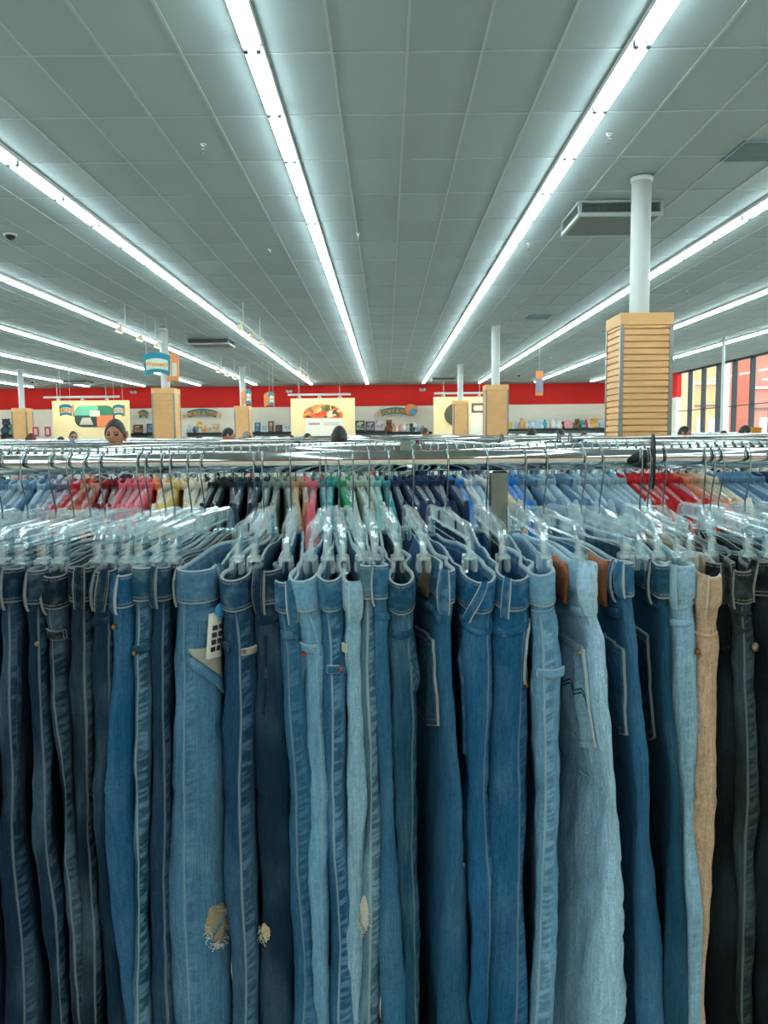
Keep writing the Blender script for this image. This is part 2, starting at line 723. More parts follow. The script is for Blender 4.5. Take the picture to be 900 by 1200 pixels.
# ------------------------------------------------------------------ ceiling furniture
def diffuser(x, y, w, d, h, label):
    e = empty('air_diffuser', (x, y, ZC - .012))
    tag(e, label, 'air vent')
    b = MB()
    b.box((0, 0, -h + .012), (w - .06, d - .06, .012))
    b.build('face_plate', M['vent'], e)
    b = MB()
    for s in (-1, 1):
        b.box((0, s * (d / 2 - .02), -h + .02), (w, .045, .05), bev=.004)
        b.box((s * (w / 2 - .02), 0, -h + .02), (.045, d - .08, .05), bev=.004)
        b.box((0, s * (d / 2 - .02), -.015), (w, .045, .03))
        b.box((s * (w / 2 - .02), 0, -.015), (.045, d - .08, .03))
        for t_ in (-1, 1):
            b.box((s * (w / 2 - .02), t_ * (d / 2 - .02), -h / 2), (.04, .04, h - .04))
    b.build('frame', M['vent_frame'], e)
    b = MB()
    n = int(w / .035)
    for i in range(n):
        xx = -w / 2 + .05 + (w - .1) * i / (n - 1)
        for s in (-1, 1):
            b.box((xx, s * (d / 2 - .03), -h / 2), (.006, .02, h - .07))
    n = int(d / .035)
    for i in range(n):
        yy = -d / 2 + .05 + (d - .1) * i / (n - 1)
        for s in (-1, 1):
            b.box((s * (w / 2 - .03), yy, -h / 2), (.02, .006, h - .07))
    b.box((0, 0, -h / 2), (w - .12, d - .12, h - .06))
    b.build('louvre', M['vent'], e)


diffuser(3.12, 11.15, 1.12, 1.05, .2, 'large boxy white air diffuser on the ceiling behind the nearest post')
diffuser(-5.35, 24.3, 1.28, 1.0, .2, 'boxy air diffuser on the ceiling left of centre')
diffuser(2.9, 40.3, 1.2, 1.0, .16, 'small far air diffuser close to the red wall')
diffuser(-15.4, 39.5, 1.2, 1.0, .16, 'small far air diffuser above the left display board')


def grille(x, y, label, w=.6):
    e = empty('return_grille', (x, y, ZC))
    tag(e, label, 'air vent')
    b = MB().box((0, 0, -.006), (w, .6, .01))
    b.build('backing', plain('blue_grey_grille', (98, 124, 130), .6), e)
    b = MB()
    for i in range(18):
        b.box((0, -.28 + i * .033, -.014), (w - .04, .006, .012))
    for s in (-1, 1):
        b.box((0, s * .295, -.012), (w, .02, .016))
        b.box((s * (w / 2 - .01), 0, -.012), (.02, .6, .016))
    b.build('slat', plain('blue_grey_slat', (118, 142, 146), .5), e)


grille(4.16, 8.93, 'blue grey return air grille at the right edge of the ceiling', .66)
grille(3.95, 20.6, 'distant flush return air grille right of centre')


def sprinkler(px, py, label):
    # on the ceiling, found along the ray through the photo
    k = 0
    y = 5.0
    for _ in range(40):
        z = z_at(py, x_at(px, y, ZC), y)
        y *= (HC / max(.05, z - CZ)) ** .7
    x = x_at(px, y, ZC)
    b = MB()
    b.lathe([(.035, 0), (.034, -.006), (.018, -.022), (.012, -.03), (.012, -.045), (.017, -.05), (.017, -.056), (.006, -.06)], (0, 0, 0), 12)
    o = b.build('sprinkler', M['chrome'], None, True, (x, y, ZC - .001))
    tag(o, label, 'sprinkler', 'ceiling sprinklers')
    d = MB()
    d.tube([(-.011, 0, -.055), (-.010, 0, -.085), (0, 0, -.097)], .0025, 6)
    d.tube([(.011, 0, -.055), (.010, 0, -.085), (0, 0, -.097)], .0025, 6)
    d.lathe([(.004, -.097), (.02, -.099), (.021, -.102), (.004, -.103)], (0, 0, 0), 12)
    d.build('deflector', M['chrome'], o, False)


for px, py, lb in [(238, 168, 'chrome ceiling sprinkler in the upper left, nearest the camera on that side'),
                   (714, 156, 'chrome ceiling sprinkler beside the bright light row, upper right'),
                   (420, 273, 'chrome ceiling sprinkler between the two middle light rows'),
                   (316, 292, 'chrome ceiling sprinkler left of the row left of centre'),
                   (620, 285, 'chrome ceiling sprinkler left of the large air diffuser'),
                   (805, 340, 'chrome ceiling sprinkler right of the nearest post'),
                   (124, 352, 'chrome ceiling sprinkler near the hanging track lights, left'),
                   (646, 419, 'far chrome ceiling sprinkler right of centre'),
                   (308, 425, 'far chrome ceiling sprinkler left of centre'),
                   (862, 412, 'far chrome ceiling sprinkler above the windows')]:
    sprinkler(px, py, lb)


def dome(px, py, label, r=.075):
    y = 5.0
    for _ in range(40):
        z = z_at(py, x_at(px, y, ZC), y)
        y *= (HC / max(.05, z - CZ)) ** .7
    x = x_at(px, y, ZC)
    o = MB().lathe([(r + .025, 0), (r + .022, -.02), (r + .004, -.026)], (0, 0, 0), 20).build('camera_dome', M['white'], None, True, (x, y, ZC - .001))
    tag(o, label, 'security camera')
    MB().lathe([(r * cos(a), -.02 - r * sin(a)) for a in [i * pi / 16 for i in range(9)]], (0, 0, 0), 20).build('lens_bubble', plain('smoked_dome', (14, 16, 18), .08), o, True)


dome(12, 274, 'black domed ceiling camera at the left edge')
dome(323, 444, 'far black domed ceiling camera left of centre')
dome(608, 439, 'far black domed ceiling camera right of the mid distance post')
dome(38, 447, 'far black domed ceiling camera beside the leftmost post')

# ------------------------------------------------------------------ track lights, boards, signs
M['warm_bulb'] = plain('warm_lit_lamp', (255, 226, 170), .5, emit=5.0)


def track(x, y0, y1, label, n=3):
    z = CZ + 2.62
    e = empty('track_light', (x, (y0 + y1) / 2, z))
    tag(e, label, 'track light')
    h = (y1 - y0) / 2
    MB().box((0, 0, 0), (.05, 2 * h + .5, .045), bev=.004).build('track_bar', M['white'], e)
    for s in (-1, 1):
        MB().tube([(0, s * h * .8, .02), (0, s * h * .8, ZC - z - .012)], .011, 8).build('hanger_rod', M['white'], e, True)
    for i in range(n):
        yy = -h + 2 * h * i / (n - 1)
        b = MB()
        Mx = Matrix.Translation((.0, yy, -.02)) @ Matrix.Rotation(.35, 4, 'Y')
        b.lathe([(.02, 0), (.03, -.03), (.075, -.07), (.09, -.15), (.088, -.152)], M=Mx, n=14)
        sp = b.build('spot_head', plain('cream_spot', (226, 214, 178), .5), e, True)
        MB().lathe([(.082, -.1525), (.06, -.158), (.001, -.16)], M=Mx, n=14).build('lamp', M['warm_bulb'], sp, True)


track(-5.9, 17.7, 20.6, 'hanging track of three warm spotlights left of the teal sign')
track(-3.2, 17.6, 20.5, 'hanging track of three warm spotlights on the second light row left')
track(-5.9, 28.0, 31.0, 'farther hanging track of three warm spotlights on the left')
track(-3.1, 28.5, 31.5, 'farther hanging track of three warm spotlights nearer the centre')

M['board'] = plain('cream_display_board', (238, 222, 176), .6, var=.03)


def rr_outline(x0, x1, z0, z1, r, n=6, corners=(1, 1, 1, 1)):
    o = []
    for (cx, cz, a0), c in zip(((x1 - r, z1 - r, 0), (x0 + r, z1 - r, 90), (x0 + r, z0 + r, 180), (x1 - r, z0 + r, 270)), corners):
        if not c:
            o.append((cx + r * (1 if a0 in (0, 270) else -1), cz + r * (1 if a0 < 180 else -1)))
            continue
        for i in range(n + 1):
            a = math.radians(a0 + 90 * i / n)
            o.append((cx + r * cos(a), cz + r * sin(a)))
    return o


def board(px0, px1, ztop, label, art):
    y = 42.6
    x0, x1 = x_at(px0, y, 3), x_at(px1, y, 3)
    e = empty('display_board', ((x0 + x1) / 2, y, 0))
    tag(e, label, 'display board')
    w = (x1 - x0) / 2
    MB().box((0, 0, ztop / 2), (2 * w, .12, ztop), bev=.01).build('panel', M['board'], e)
    art(e, w, ztop)
    # lamp bar hung in front
    ze = ztop + .14
    b = empty('board_lamp_bar', ((x0 + x1) / 2 - .1, y - 1.0, ze))
    tag(b, 'white hanging lamp bar over the ' + label.split(' with')[0].split(' of')[0], 'lamp bar')
    MB().box((0, 0, 0), (2 * w - .15, .07, .11), bev=.01).build('bar', M['white'], b)
    for s in (-.62, .62):
        MB().tube([(s * w, 0, .05), (s * w, 0, ZC - ze - .012)], .014, 8).build('hanger_rod', M['white'], b, True)
    for s in (-.62, 0, .62):
        Mx = Matrix.Translation((s * w, .05, -.05)) @ Matrix.Rotation(.6, 4, 'X')
        hd = MB().lathe([(.03, 0), (.06, -.03), (.12, -.12), (.119, -.122)], M=Mx, n=12).build('lamp_head', M['white'], b, True)
        MB().lathe([(.11, -.1215), (.001, -.128)], M=Mx, n=12).build('lamp', M['warm_bulb2'], hd)


M['warm_bulb2'] = plain('warm_board_lamp', (255, 214, 140), .5, emit=38.0)


def blobs(parent, w, z0, z1, y, clip, cols, n, seed):
    """painted leaf and fruit shapes on a board picture"""
    rnd = random.Random(seed)
    for i in range(n):
        cx, cz = rnd.uniform(-w, w) * .9, rnd.uniform(z0, z1)
        a, b, rot = rnd.uniform(.15, .45) * w * .6, rnd.uniform(.06, .16) * w, rnd.uniform(-1, 1)
        o = []
        for k in range(14):
            t_ = 2 * pi * k / 14
            x, z = a * cos(t_), b * sin(t_)
            X, Z = cx + x * cos(rot) - z * sin(rot), cz + x * sin(rot) + z * cos(rot)
            X, Z = clip(X, Z)
            o.append((X, Z))
        MB().prism(o, .006, Matrix.Translation((0, y - .001 * i, 0))).build('painted_shape', plain('paint', cols[i % len(cols)], .6), parent)


def art_left(e, w, zt):
    p = MB().prism(rr_outline(-.42 * w, .62 * w, zt - 1.42, zt - .27, .42), .03, Matrix.Translation((0, -.08, 0))).build('picture', plain('dark_teal_print', (38, 66, 72), .5), e)
    MB().prism(rr_outline(-.41 * w, .2 * w, zt - .80, zt - .28, .40, corners=(0, 1, 0, 0)), .012, Matrix.Translation((0, -.10, 0))).build('picture_area', plain('teal_print', (88, 180, 166), .5), p)
    MB().prism(rr_outline(.2 * w, .60 * w, zt - .80, zt - .28, .40, corners=(1, 0, 0, 0)), .012, Matrix.Translation((0, -.10, 0))).build('picture_area', plain('green_print', (30, 120, 96), .5), p)
    MB().prism(rr_outline(-.02 * w, .24 * w, zt - .86, zt - .55, .02), .008, Matrix.Translation((0, -.112, 0))).build('picture_area', plain('pale_print', (232, 226, 214), .5), p)
    MB().prism(rr_outline(.16 * w, .58 * w, zt - 1.40, zt - .80, .3, corners=(0, 0, 0, 1)), .012, Matrix.Translation((0, -.10, 0))).build('picture_area', plain('coral_print', (236, 130, 90), .5), p)
    MB().prism([(-.30 * w, zt - 1.30), (.06 * w, zt - 1.30), (-.01 * w, zt - .92), (-.22 * w, zt - .92)], .012, Matrix.Translation((0, -.10, 0))).build('picture_area', plain('lampshade_print', (186, 190, 180), .5), p)


def art_mid(e, w, zt):
    n = 20
    zb = zt - 1.05
    o = [(-.62 * w, zb), (.62 * w, zb)] + [(.62 * w * cos(pi * i / n), zb + .72 * sin(pi * i / n) ** .7) for i in range(1, n)]
    p = MB().prism(o, .03, Matrix.Translation((0, -.08, 0))).build('picture', plain('orange_print', (222, 110, 62), .5), e)

    def clip(x, z):
        z = max(zb, z)
        x = min(.6 * w, max(-.6 * w, x))
        zm = zb + .72 * max(0, 1 - (x / (.62 * w)) ** 2) ** .35
        return x, min(z, zm - .01)
    blobs(p, .62 * w, zb, zb + .7, -.10, clip, [(60, 96, 66), (238, 160, 84), (214, 66, 44), (96, 120, 84), (240, 190, 150), (60, 70, 60), (230, 120, 90), (214, 220, 206)], 22, 5)
    q = MB().prism(rr_outline(-.55 * w, .62 * w, zt - 2.2, zb - .03, .02), .02, Matrix.Translation((0, -.075, 0))).build('picture', plain('pale_blue_print', (226, 232, 226), .5), e)
    MB().prism(rr_outline(-.45 * w, -.1 * w, zb - .38, zb - .26, .03), .01, Matrix.Translation((0, -.09, 0))).build('picture_area', plain('mauve_print', (168, 150, 170), .5), q)
    MB().prism(rr_outline(.02 * w, .5 * w, zb - .42, zb - .22, .03), .01, Matrix.Translation((0, -.09, 0))).build('picture_area', plain('grey_print', (200, 206, 206), .5), q)


def art_right(e, w, zt):
    o = [(.12 * w, zt - .30 - .7), (.12 * w, zt - .3)] 
    n = 16
    half = [(-.10 * w + .52 * w * cos(pi / 2 + pi * i / n), zt - .95 + .66 * sin(pi / 2 + pi * i / n)) for i in range(n + 1)]
    MB().prism(half[::-1], .03, Matrix.Translation((0, -.08, 0))).build('picture', plain('charcoal_print', (74, 76, 68), .5), e)
    MB().prism([(x * .45 - .06 * w, z) for x, z in half[::-1]], .03, Matrix.Translation((0, -.09, 0))).build('picture', plain('pink_print', (216, 176, 164), .5), e)
    a = MB().prism(rr_outline(.34 * w, .98 * w, zt - .86, zt - .34, .3, corners=(1, 0, 0, 0)), .03, Matrix.Translation((0, -.08, 0))).build('picture', plain('dark_green_print', (78, 92, 84), .5), e)
    MB().prism(rr_outline(.42 * w, .9 * w, zt - .76, zt - .48, .1), .01, Matrix.Translation((0, -.1, 0))).build('picture_area', plain('lilac_print', (206, 196, 206), .5), a)
    MB().prism(rr_outline(.32 * w, .98 * w, zt - 2.1, zt - .9, .02), .02, Matrix.Translation((0, -.075, 0))).build('picture', plain('white_print', (226, 230, 224), .5), e)


ZBD = 3.78
board(62, 152, ZBD, 'left display board with a rounded teal and coral picture', art_left)
board(341, 416, ZBD, 'centre display board with an arched orange picture', art_mid)
board(508, 574, ZBD, 'right display board with charcoal pictures', art_right)

M['teal'] = plain('teal_sign', (20, 128, 132), .5)
M['teal_b'] = plain('blue_teal_sign', (22, 132, 156), .5)
M['orange'] = plain('orange_lettering', (238, 150, 44), .5)
M['orange_p'] = plain('orange_panel', (236, 150, 84), .5)
M['sign_pale'] = plain('pale_sign_face', (206, 222, 206), .5)  # even pale colour for the inner fields of signs and banner


def text_mesh(txt, size, mat, parent, Mx, name='lettering', depth=.01, bend=0):
    cu = D.curves.new('lettering', 'FONT')
    cu.body = txt
    cu.size = size
    cu.align_x, cu.align_y = 'CENTER', 'CENTER'
    cu.extrude = depth
    cu.offset = size * .025
    tmp = D.objects.new('tmp', cu)
    COL.objects.link(tmp)
    dg = bpy.context.evaluated_depsgraph_get()
    dg.update()
    me = D.meshes.new_from_object(tmp.evaluated_get(dg))
    D.objects.remove(tmp)
    D.curves.remove(cu)
    for v in me.vertices:
        p = v.co.copy()
        v.co = Mx @ Vector((p.x, p.z * -1, p.y - bend * p.x * p.x))
    me.materials.clear()
    me.materials.append(mat)
    o = D.objects.new(name, me)
    COL.objects.link(o)
    o.parent = parent
    KIDS.setdefault(parent.name, []).append(o)
    return o


def arch(w, h, rise, flare=.08, n=12):
    """banner outline: arched top, hollow bottom, ends leaning in"""
    top = [(w * (1 - 2 * i / n), h / 2 + rise * (1 - (1 - 2 * i / n) ** 2)) for i in range(n + 1)]
    bot = [((w - flare) * (-1 + 2 * i / n), -h / 2 + rise * (1 - (-1 + 2 * i / n) ** 2) * .9) for i in range(n + 1)]
    return top + bot


def wall_sign(px, py, wpx, hpx, txt, label, extra=None):
    y = 44.9
    z = z_at(py, x_at(px, y, 3), y)
    x = x_at(px, y, z)
    w, h = wpx * y / FPX / 2, hpx * y / FPX
    e = empty('wall_sign', (x, y, z))
    tag(e, label, 'sign')
    MB().prism(arch(w, h * .62, h * .3), .06).build('sign_face', M['teal'], e)
    text_mesh(txt, h * .55 * (1 if len(txt) > 6 else .8), M['orange'], e, Matrix.Translation((0, -.045, h * .2)), bend=h * .26 / (w * w))
    if extra:
        c = MB()
        c.lathe([(.0, -.36), (.3, -.2), (.36, 0), (.3, .2), (.0, .36)], M=Matrix.Translation((w * .98, -.1, .18)) @ Matrix.Rotation(pi / 2, 4, 'X') @ Matrix.Scale(.25, 4, (0, 0, 1)), n=14)
        c.build('ornament', M['orange_p'], e)
        MB().lathe([(.0, -.2), (.17, -.1), (.2, 0), (.17, .1), (.0, .2)], M=Matrix.Translation((w * 1.1, -.22, .05)) @ Matrix.Rotation(pi / 2, 4, 'X') @ Matrix.Scale(.25, 4, (0, 0, 1)), n=14).build('ornament', plain('sky_blue_paint', (96, 176, 222), .5), e)


wall_sign(237, 486, 35, 11.5, 'BOOKS & MORE', 'arched teal wall sign with orange letters behind the left slatted sleeve')
wall_sign(464, 484, 36, 11, 'BOOKS & MORE', 'arched teal wall sign with orange letters and a blue ball, right of centre', True)
wall_sign(168, 487, 12, 11, 'KIDS', 'small arched teal wall sign left of the slatted sleeve')


def hanging_sign(px, py, y, wpx, hpx, yaw, txt, label, front='teal_b', side='orange_p', depth=.3):
    z = z_at(py, x_at(px, y, 3), y)
    x = x_at(px, y, z)
    w, h = wpx * y / FPX / 2, hpx * y / FPX
    e = empty('hanging_sign', (x, y, z), yaw)
    tag(e, label, 'sign')
    f = MB().prism(arch(w, h * .72, h * .14, w * .1), .025, Matrix.Translation((0, 0, 0))).build('front_panel', M[front], e)
    MB().prism([(p[0] * .8, p[1] * .52 + h * .02) for p in arch(w, h * .7, h * .14, 0)], .008, Matrix.Translation((0, -.016, 0))).build('pale_field', M['sign_pale'], f)
    text_mesh(txt, min(h * .42, w * 3.1 / max(3, len(txt))), M['orange'], f, Matrix.Translation((0, -.026, h * .06)), depth=.006)
    s = MB().prism(arch(depth, h * .72, h * .14, w * .1), .025, Matrix.Translation((w + .02, depth, 0)) @ Matrix.Rotation(pi / 2, 4, 'Z'))
    sp = s.build('side_panel', M[side], e)
    MB().prism([(p[0] * .7, p[1] * .4) for p in arch(depth, h * .7, h * .14, 0)], .008, Matrix.Translation((w + .04, depth, 0)) @ Matrix.Rotation(pi / 2, 4, 'Z')).build('pale_field', M['sign_pale'], sp)
    for sx in (-.75, .75):
        MB().tube([(sx * w, 0, h * .36), (sx * w, 0, ZC - z - .012)], .006, 6).build('hanger_wire', M['white'], e)


o = MB().prism(arch(.16, .72, .05, 0), .05, None).build('post_banner', M['orange_p'], None, False, (x_at(202, 21.6, 3.6), 21.66, z_at(432, x_at(202, 21.6, 3.6), 21.6)))
tag(o, 'narrow orange banner on the post beside the teal hanging sign', 'banner')
MB().prism(rr_outline(-.11, .11, -.2, .16, .04), .01, Matrix.Translation((0, -.027, 0))).build('pale_field', M['sign_pale'], o)
hanging_sign(184, 429, 19.8, 31, 32, .42, "Women's", 'large teal hanging sign with orange lettering beside the left post')
hanging_sign(77, 482, 33.0, 14, 17, .3, 'MEN', 'small teal hanging sign in front of the left display board')
hanging_sign(291, 467, 31.0, 8, 22, .9, 'SHOES', 'narrow hanging sign turned edge on beside the far left post')
hanging_sign(318, 469, 31.5, 8, 20, .9, 'BAGS', 'narrow hanging sign turned edge on, right of the far left post')
hanging_sign(139, 482, 33.0, 13, 16, .5, 'BOYS', 'small green and orange hanging sign before the left picture', 'teal')
# flat strip banner on the right
yb = 27.0
zb_ = z_at(449, x_at(632, yb, 3), yb)
o = MB().prism(rr_outline(-.13, .13, -.4, .4, .02), .012).build('banner', plain('grey_violet_banner', (150, 150, 168), .6), None, False, (x_at(632, yb, zb_), yb, zb_))
tag(o, 'narrow grey and orange banner hanging before the red band, right of centre', 'banner')
MB().prism(rr_outline(-.13, .13, .16, .41, .02), .016).build('banner_head', M['orange_p'], o)
MB().prism(rr_outline(-.13, .13, -.42, -.32, .02), .016).build('banner_foot', M['orange_p'], o)
MB().tube([(0, 0, .4), (0, 0, ZC - zb_ - .012)], .006, 6).build('hanger_wire', M['white'], o)

# exit lamps on the red band
for px, py, lb in [(339, 459, 'small white emergency lamp on the red band, left'), (495, 457, 'small white emergency lamp on the red band, right'), (157, 460, 'small white emergency lamp on the red band, far left')]:
    z = z_at(py, x_at(px, YB, 4), YB)
    e = MB().box((0, -.06, 0), (.32, .11, .14), bev=.02).build('emergency_lamp', M['white'], None, False, (x_at(px, YB, z), YB + .006, z))
    tag(e, lb, 'emergency lamp')
    for s in (-1, 1):
        MB().lathe([(.05, 0), (.075, -.06), (.07, -.065), (.001, -.066)], M=Matrix.Translation((s * .12, -.1, .05)) @ Matrix.Rotation(-1.2, 4, 'X'), n=12).build('lamp_head', M['white'], e, True)

# ------------------------------------------------------------------ wall shelves and what stands on them
def wall_shelf(px0, px1, z, y, label):
    x0, x1 = x_at(px0, y, z), x_at(px1, y, z)
    e = empty('wall_shelf', ((x0 + x1) / 2, y, 0))
    tag(e, label, 'shelf')
    w = x1 - x0
    MB().box((0, 0, z - .06), (w, .6, .12), bev=.01).build('ledge', plain('black_ledge', (24, 32, 34), .5), e)
    MB().box((0, .28, z / 2 - .06), (w - .04, .03, z - .12)).build('back_panel', plain('grey_back_panel', (150, 164, 170), .7), e)
    for s in (-1, 0, 1):
        MB().box((s * (w / 2 - .04), 0, z / 2 - .06), (.04, .56, z - .12)).build('upright', M['steel'], e)
    for zz in (.3, .8, 1.3):
        MB().box((0, -.01, zz), (w - .1, .54, .03)).build('board', M['steel'], e)
    return x0, x1


PICS = [((60, 84, 110), (110, 160, 190)), ((196, 206, 206), (170, 196, 206)), ((84, 62, 50), (200, 160, 130)), ((70, 60, 52), (110, 96, 84)),
        ((214, 224, 228), (240, 244, 244)), ((54, 66, 60), (190, 206, 176)), ((90, 84, 92), (190, 178, 196)), ((180, 170, 178), (214, 206, 214)), ((38, 70, 70), (58, 98, 92)), ((206, 170, 130), (230, 204, 174))]
ZS = 2.02


def picture(px, wpx, hpx, i, label, y=44.4, zs=ZS):
    x = x_at(px, y, zs)
    w, h = wpx * y / FPX, hpx * y / FPX
    e = empty('framed_picture', (x, y, zs))
    tag(e, label, 'picture')
    fr_, im = PICS[i]
    tilt = Matrix.Rotation(-.12, 4, 'X')
    b = MB()
    t_ = .07
    for s in (-1, 1):
        b.box((s * (w / 2 - t_ / 2), 0, h / 2), (t_, .05, h), M=tilt, bev=.006)
        b.box((0, 0, h / 2 + s * (h / 2 - t_ / 2)), (w - 2 * t_ + .004, .05, t_), M=tilt, bev=.006)
    b.build('frame', plain('frame', fr_, .5), e)
    c, t2, bs = new_mat('print')
    n = t2.noise(t2.coord('Object'), 3.5, 4)
    t2.put(bs.inputs['Base Color'], t2.mix(t2.ss(.4, .6, n), lin(im), tuple(q * .5 for q in lin(fr_))))
    MB().box((0, .005, h / 2), (w - 2 * t_ + .01, .02, h - 2 * t_ + .01), M=tilt).build('print', c, e)


wall_shelf(297, 341, ZS, 44.6, 'black ledged wall shelf between the left sleeve and the centre board')
wall_shelf(417, 452, ZS, 44.6, 'black ledged wall shelf just right of the centre board')
wall_shelf(155, 186, ZS, 44.6, 'black ledged wall shelf left of the slatted sleeve')
wall_shelf(220, 262, ZS, 44.6, 'black ledged wall shelf below the left arched sign')
wall_shelf(3, 38, ZS, 44.6, 'black ledged wall shelf at the far left')
picture(302, 7, 11, 0, 'blue framed picture, first on the shelf left of the centre board')
picture(310, 8, 10, 1, 'pale framed picture standing beside the blue one')
picture(317.5, 6.5, 12.5, 2, 'tall brown framed picture on the shelf left of the centre board')
picture(327, 8, 8, 3, 'squat dark brown framed picture on the shelf left of the centre board')
picture(337, 8.5, 9.5, 4, 'white framed picture at the right end of its shelf')
picture(422, 11, 12, 5, 'green toned framed picture just right of the centre board')
picture(434, 11, 11, 6, 'violet framed picture right of the centre board')
picture(445, 10, 13.5, 7, 'lilac framed picture, tallest right of the centre board')
picture(483, 6.5, 8, 8, 'small dark green framed picture right of the arched sign')
picture(475, 6, 8, 9, 'small tan framed picture right of the arched sign')
picture(162, 11, 10, 2, 'brown framed picture on the shelf left of the slatted sleeve')
picture(179, 14, 11, 0, 'wide blue framed picture beside the slatted sleeve')
picture(233, 8, 9, 1, 'pale framed picture below the left arched sign')
picture(253, 9, 10, 9, 'tan framed picture at the right end below the left arched sign')

wall_shelf(592, 708, 2.05, 44.6, 'long wall shelf crowded with ornaments on the right')
wall_shelf(453, 506, 1.95, 44.6, 'wall shelf below the arched sign with the blue ball')
rnd = random.Random(3)
COLS = {'white': (226, 228, 226), 'pale blue': (170, 200, 216), 'teal': (60, 160, 170), 'tan': (206, 160, 110), 'pink': (220, 150, 160), 'orange': (232, 150, 62),
        'red': (196, 60, 52), 'green': (90, 140, 84), 'dark blue': (52, 62, 96), 'brown': (112, 76, 56), 'yellow': (222, 190, 80), 'lilac': (190, 176, 208)}
SEQ = ['yellow', 'white', 'pale blue', 'lilac', 'tan', 'orange', 'white', 'pale blue', 'white', 'lilac', 'pale blue', 'white', 'teal', 'white', 'pink', 'white', 'pale blue', 'white', 'brown', 'pink', 'pink', 'tan',
       'green', 'brown', 'green', 'teal', 'red', 'white', 'orange', 'yellow', 'lilac', 'pale blue']


def ornament(x, y, z, kind, col, h, label):
    c = COLS[col]
    mt = OM.get(col) or OM.setdefault(col, plain('glaze', c, .35))
    if kind == 'vase':
        r = h * .3
        o = MB().lathe([(r * .55, 0), (r * .9, h * .18), (r, h * .38), (r * .75, h * .62), (r * .38, h * .8), (r * .42, h * .92), (r * .55, h), (r * .4, h * .985)], (0, 0, 0), 14).build('vase', mt, None, True, (x, y, z))
    elif kind == 'box':
        o = MB().box((0, 0, h * .4), (h * .7, h * .3, h * .8), bev=.01).build('gift_box', mt, None, False, (x, y, z))
        MB().box((0, 0, h * .85), (h * .74, h * .34, h * .1), bev=.01).build('lid', OM['white'], o)
    elif kind == 'lamp':
        o = MB().lathe([(h * .2, 0), (h * .22, h * .04), (h * .06, h * .1), (h * .1, h * .3), (h * .04, h * .5), (h * .02, h * .55)], (0, 0, 0), 14).build('table_lamp', OM['white'], None, True, (x, y, z))
        MB().lathe([(h * .32, h * .52), (h * .33, h * .53), (h * .18, h), (h * .17, h * .99)], (0, 0, 0), 14).build('lamp_shade', mt, o, True)
    else:
        o = MB().lathe([(h * .28, 0), (h * .34, h * .12), (h * .36, h * .32), (h * .2, h * .52), (h * .14, h * .56)], (0, 0, 0), 14).build('plush_toy', mt, None, True, (x, y, z))
        MB().lathe([(.001, h * .5), (h * .2, h * .56), (h * .26, h * .72), (h * .2, h * .92), (.001, h)], (0, 0, 0), 14).build('head', mt, o, True)
        for s in (-1, 1):
            MB().lathe([(.001, 0), (h * .08, h * .03), (.001, h * .12)], (s * h * .2, 0, h * .9), 8).build('ear', mt, o, True)
    tag(o, label, {'vase': 'vase', 'box': 'box', 'lamp': 'lamp', 'toy': 'toy'}[kind], 'ornaments on the wall shelves')


OM = {'white': plain('glaze', COLS['white'], .35)}
cnt = {}
WORD = ['first', 'second', 'third', 'fourth', 'fifth', 'sixth', 'seventh', 'eighth', 'ninth', 'tenth', 'eleventh', 'twelfth', 'thirteenth', 'fourteenth', 'fifteenth', 'sixteenth', 'seventeenth', 'eighteenth', 'nineteenth', 'twentieth']
KN = {'vase': 'vase', 'box': 'box', 'lamp': 'shaded lamp', 'toy': 'soft toy'}
for i, c in enumerate(SEQ):
    px = 597 + i * 3.45
    kd = rnd.choice(['vase', 'box', 'lamp', 'toy', 'vase'])
    key = (c, kd)
    cnt[key] = cnt.get(key, 0) + 1
    ornament(x_at(px, 44.45, 2.05), 44.45, 2.05, kd, c, rnd.uniform(.28, .62), '%s %s, %s such from the left on the long right wall shelf' % (c, KN[kd], WORD[cnt[key] - 1]))
cnt = {}
for i, c in enumerate(['brown', 'tan', 'white', 'pink', 'white', 'pale blue', 'dark blue', 'white', 'pale blue', 'green', 'white']):
    px = 456 + i * 4.4
    kd = ['toy', 'toy', 'vase', 'toy', 'vase', 'box', 'vase', 'lamp', 'vase', 'vase', 'box'][i]
    key = (c, kd)
    cnt[key] = cnt.get(key, 0) + 1
    ornament(x_at(px, 44.45, 1.95), 44.45, 1.95, kd, c, [.7, .5, .35, .4, .5, .35, .3, .5, .4, .35, .3][i], '%s %s, %s such from the left below the right arched sign' % (c, KN[kd], WORD[cnt[key] - 1]))
for i, c in enumerate(['dark blue', 'green', 'lilac', 'red', 'white']):
    px = 8 + i * 5
    ornament(x_at(px, 44.45, ZS), 44.45, ZS, ['toy', 'toy', 'box', 'box', 'vase'][i], c, [.9, .6, .5, .4, .4][i], '%s %s on the shelf at the far left' % (c, KN[['toy', 'toy', 'box', 'box', 'vase'][i]]))
for i, c in enumerate(['pale blue', 'dark blue', 'yellow', 'orange']):
    px = 222 + i * 6.5
    ornament(x_at(px, 44.4, ZS), 44.25, ZS, ['vase', 'vase', 'lamp', 'vase'][i], c, [.45, .35, .6, .4][i], '%s %s on the shelf below the left arched sign' % (c, KN[['vase', 'vase', 'lamp', 'vase'][i]]))

# ------------------------------------------------------------------ the near rack
RY, RZ, RR = 1.12, 1.4695, .0146


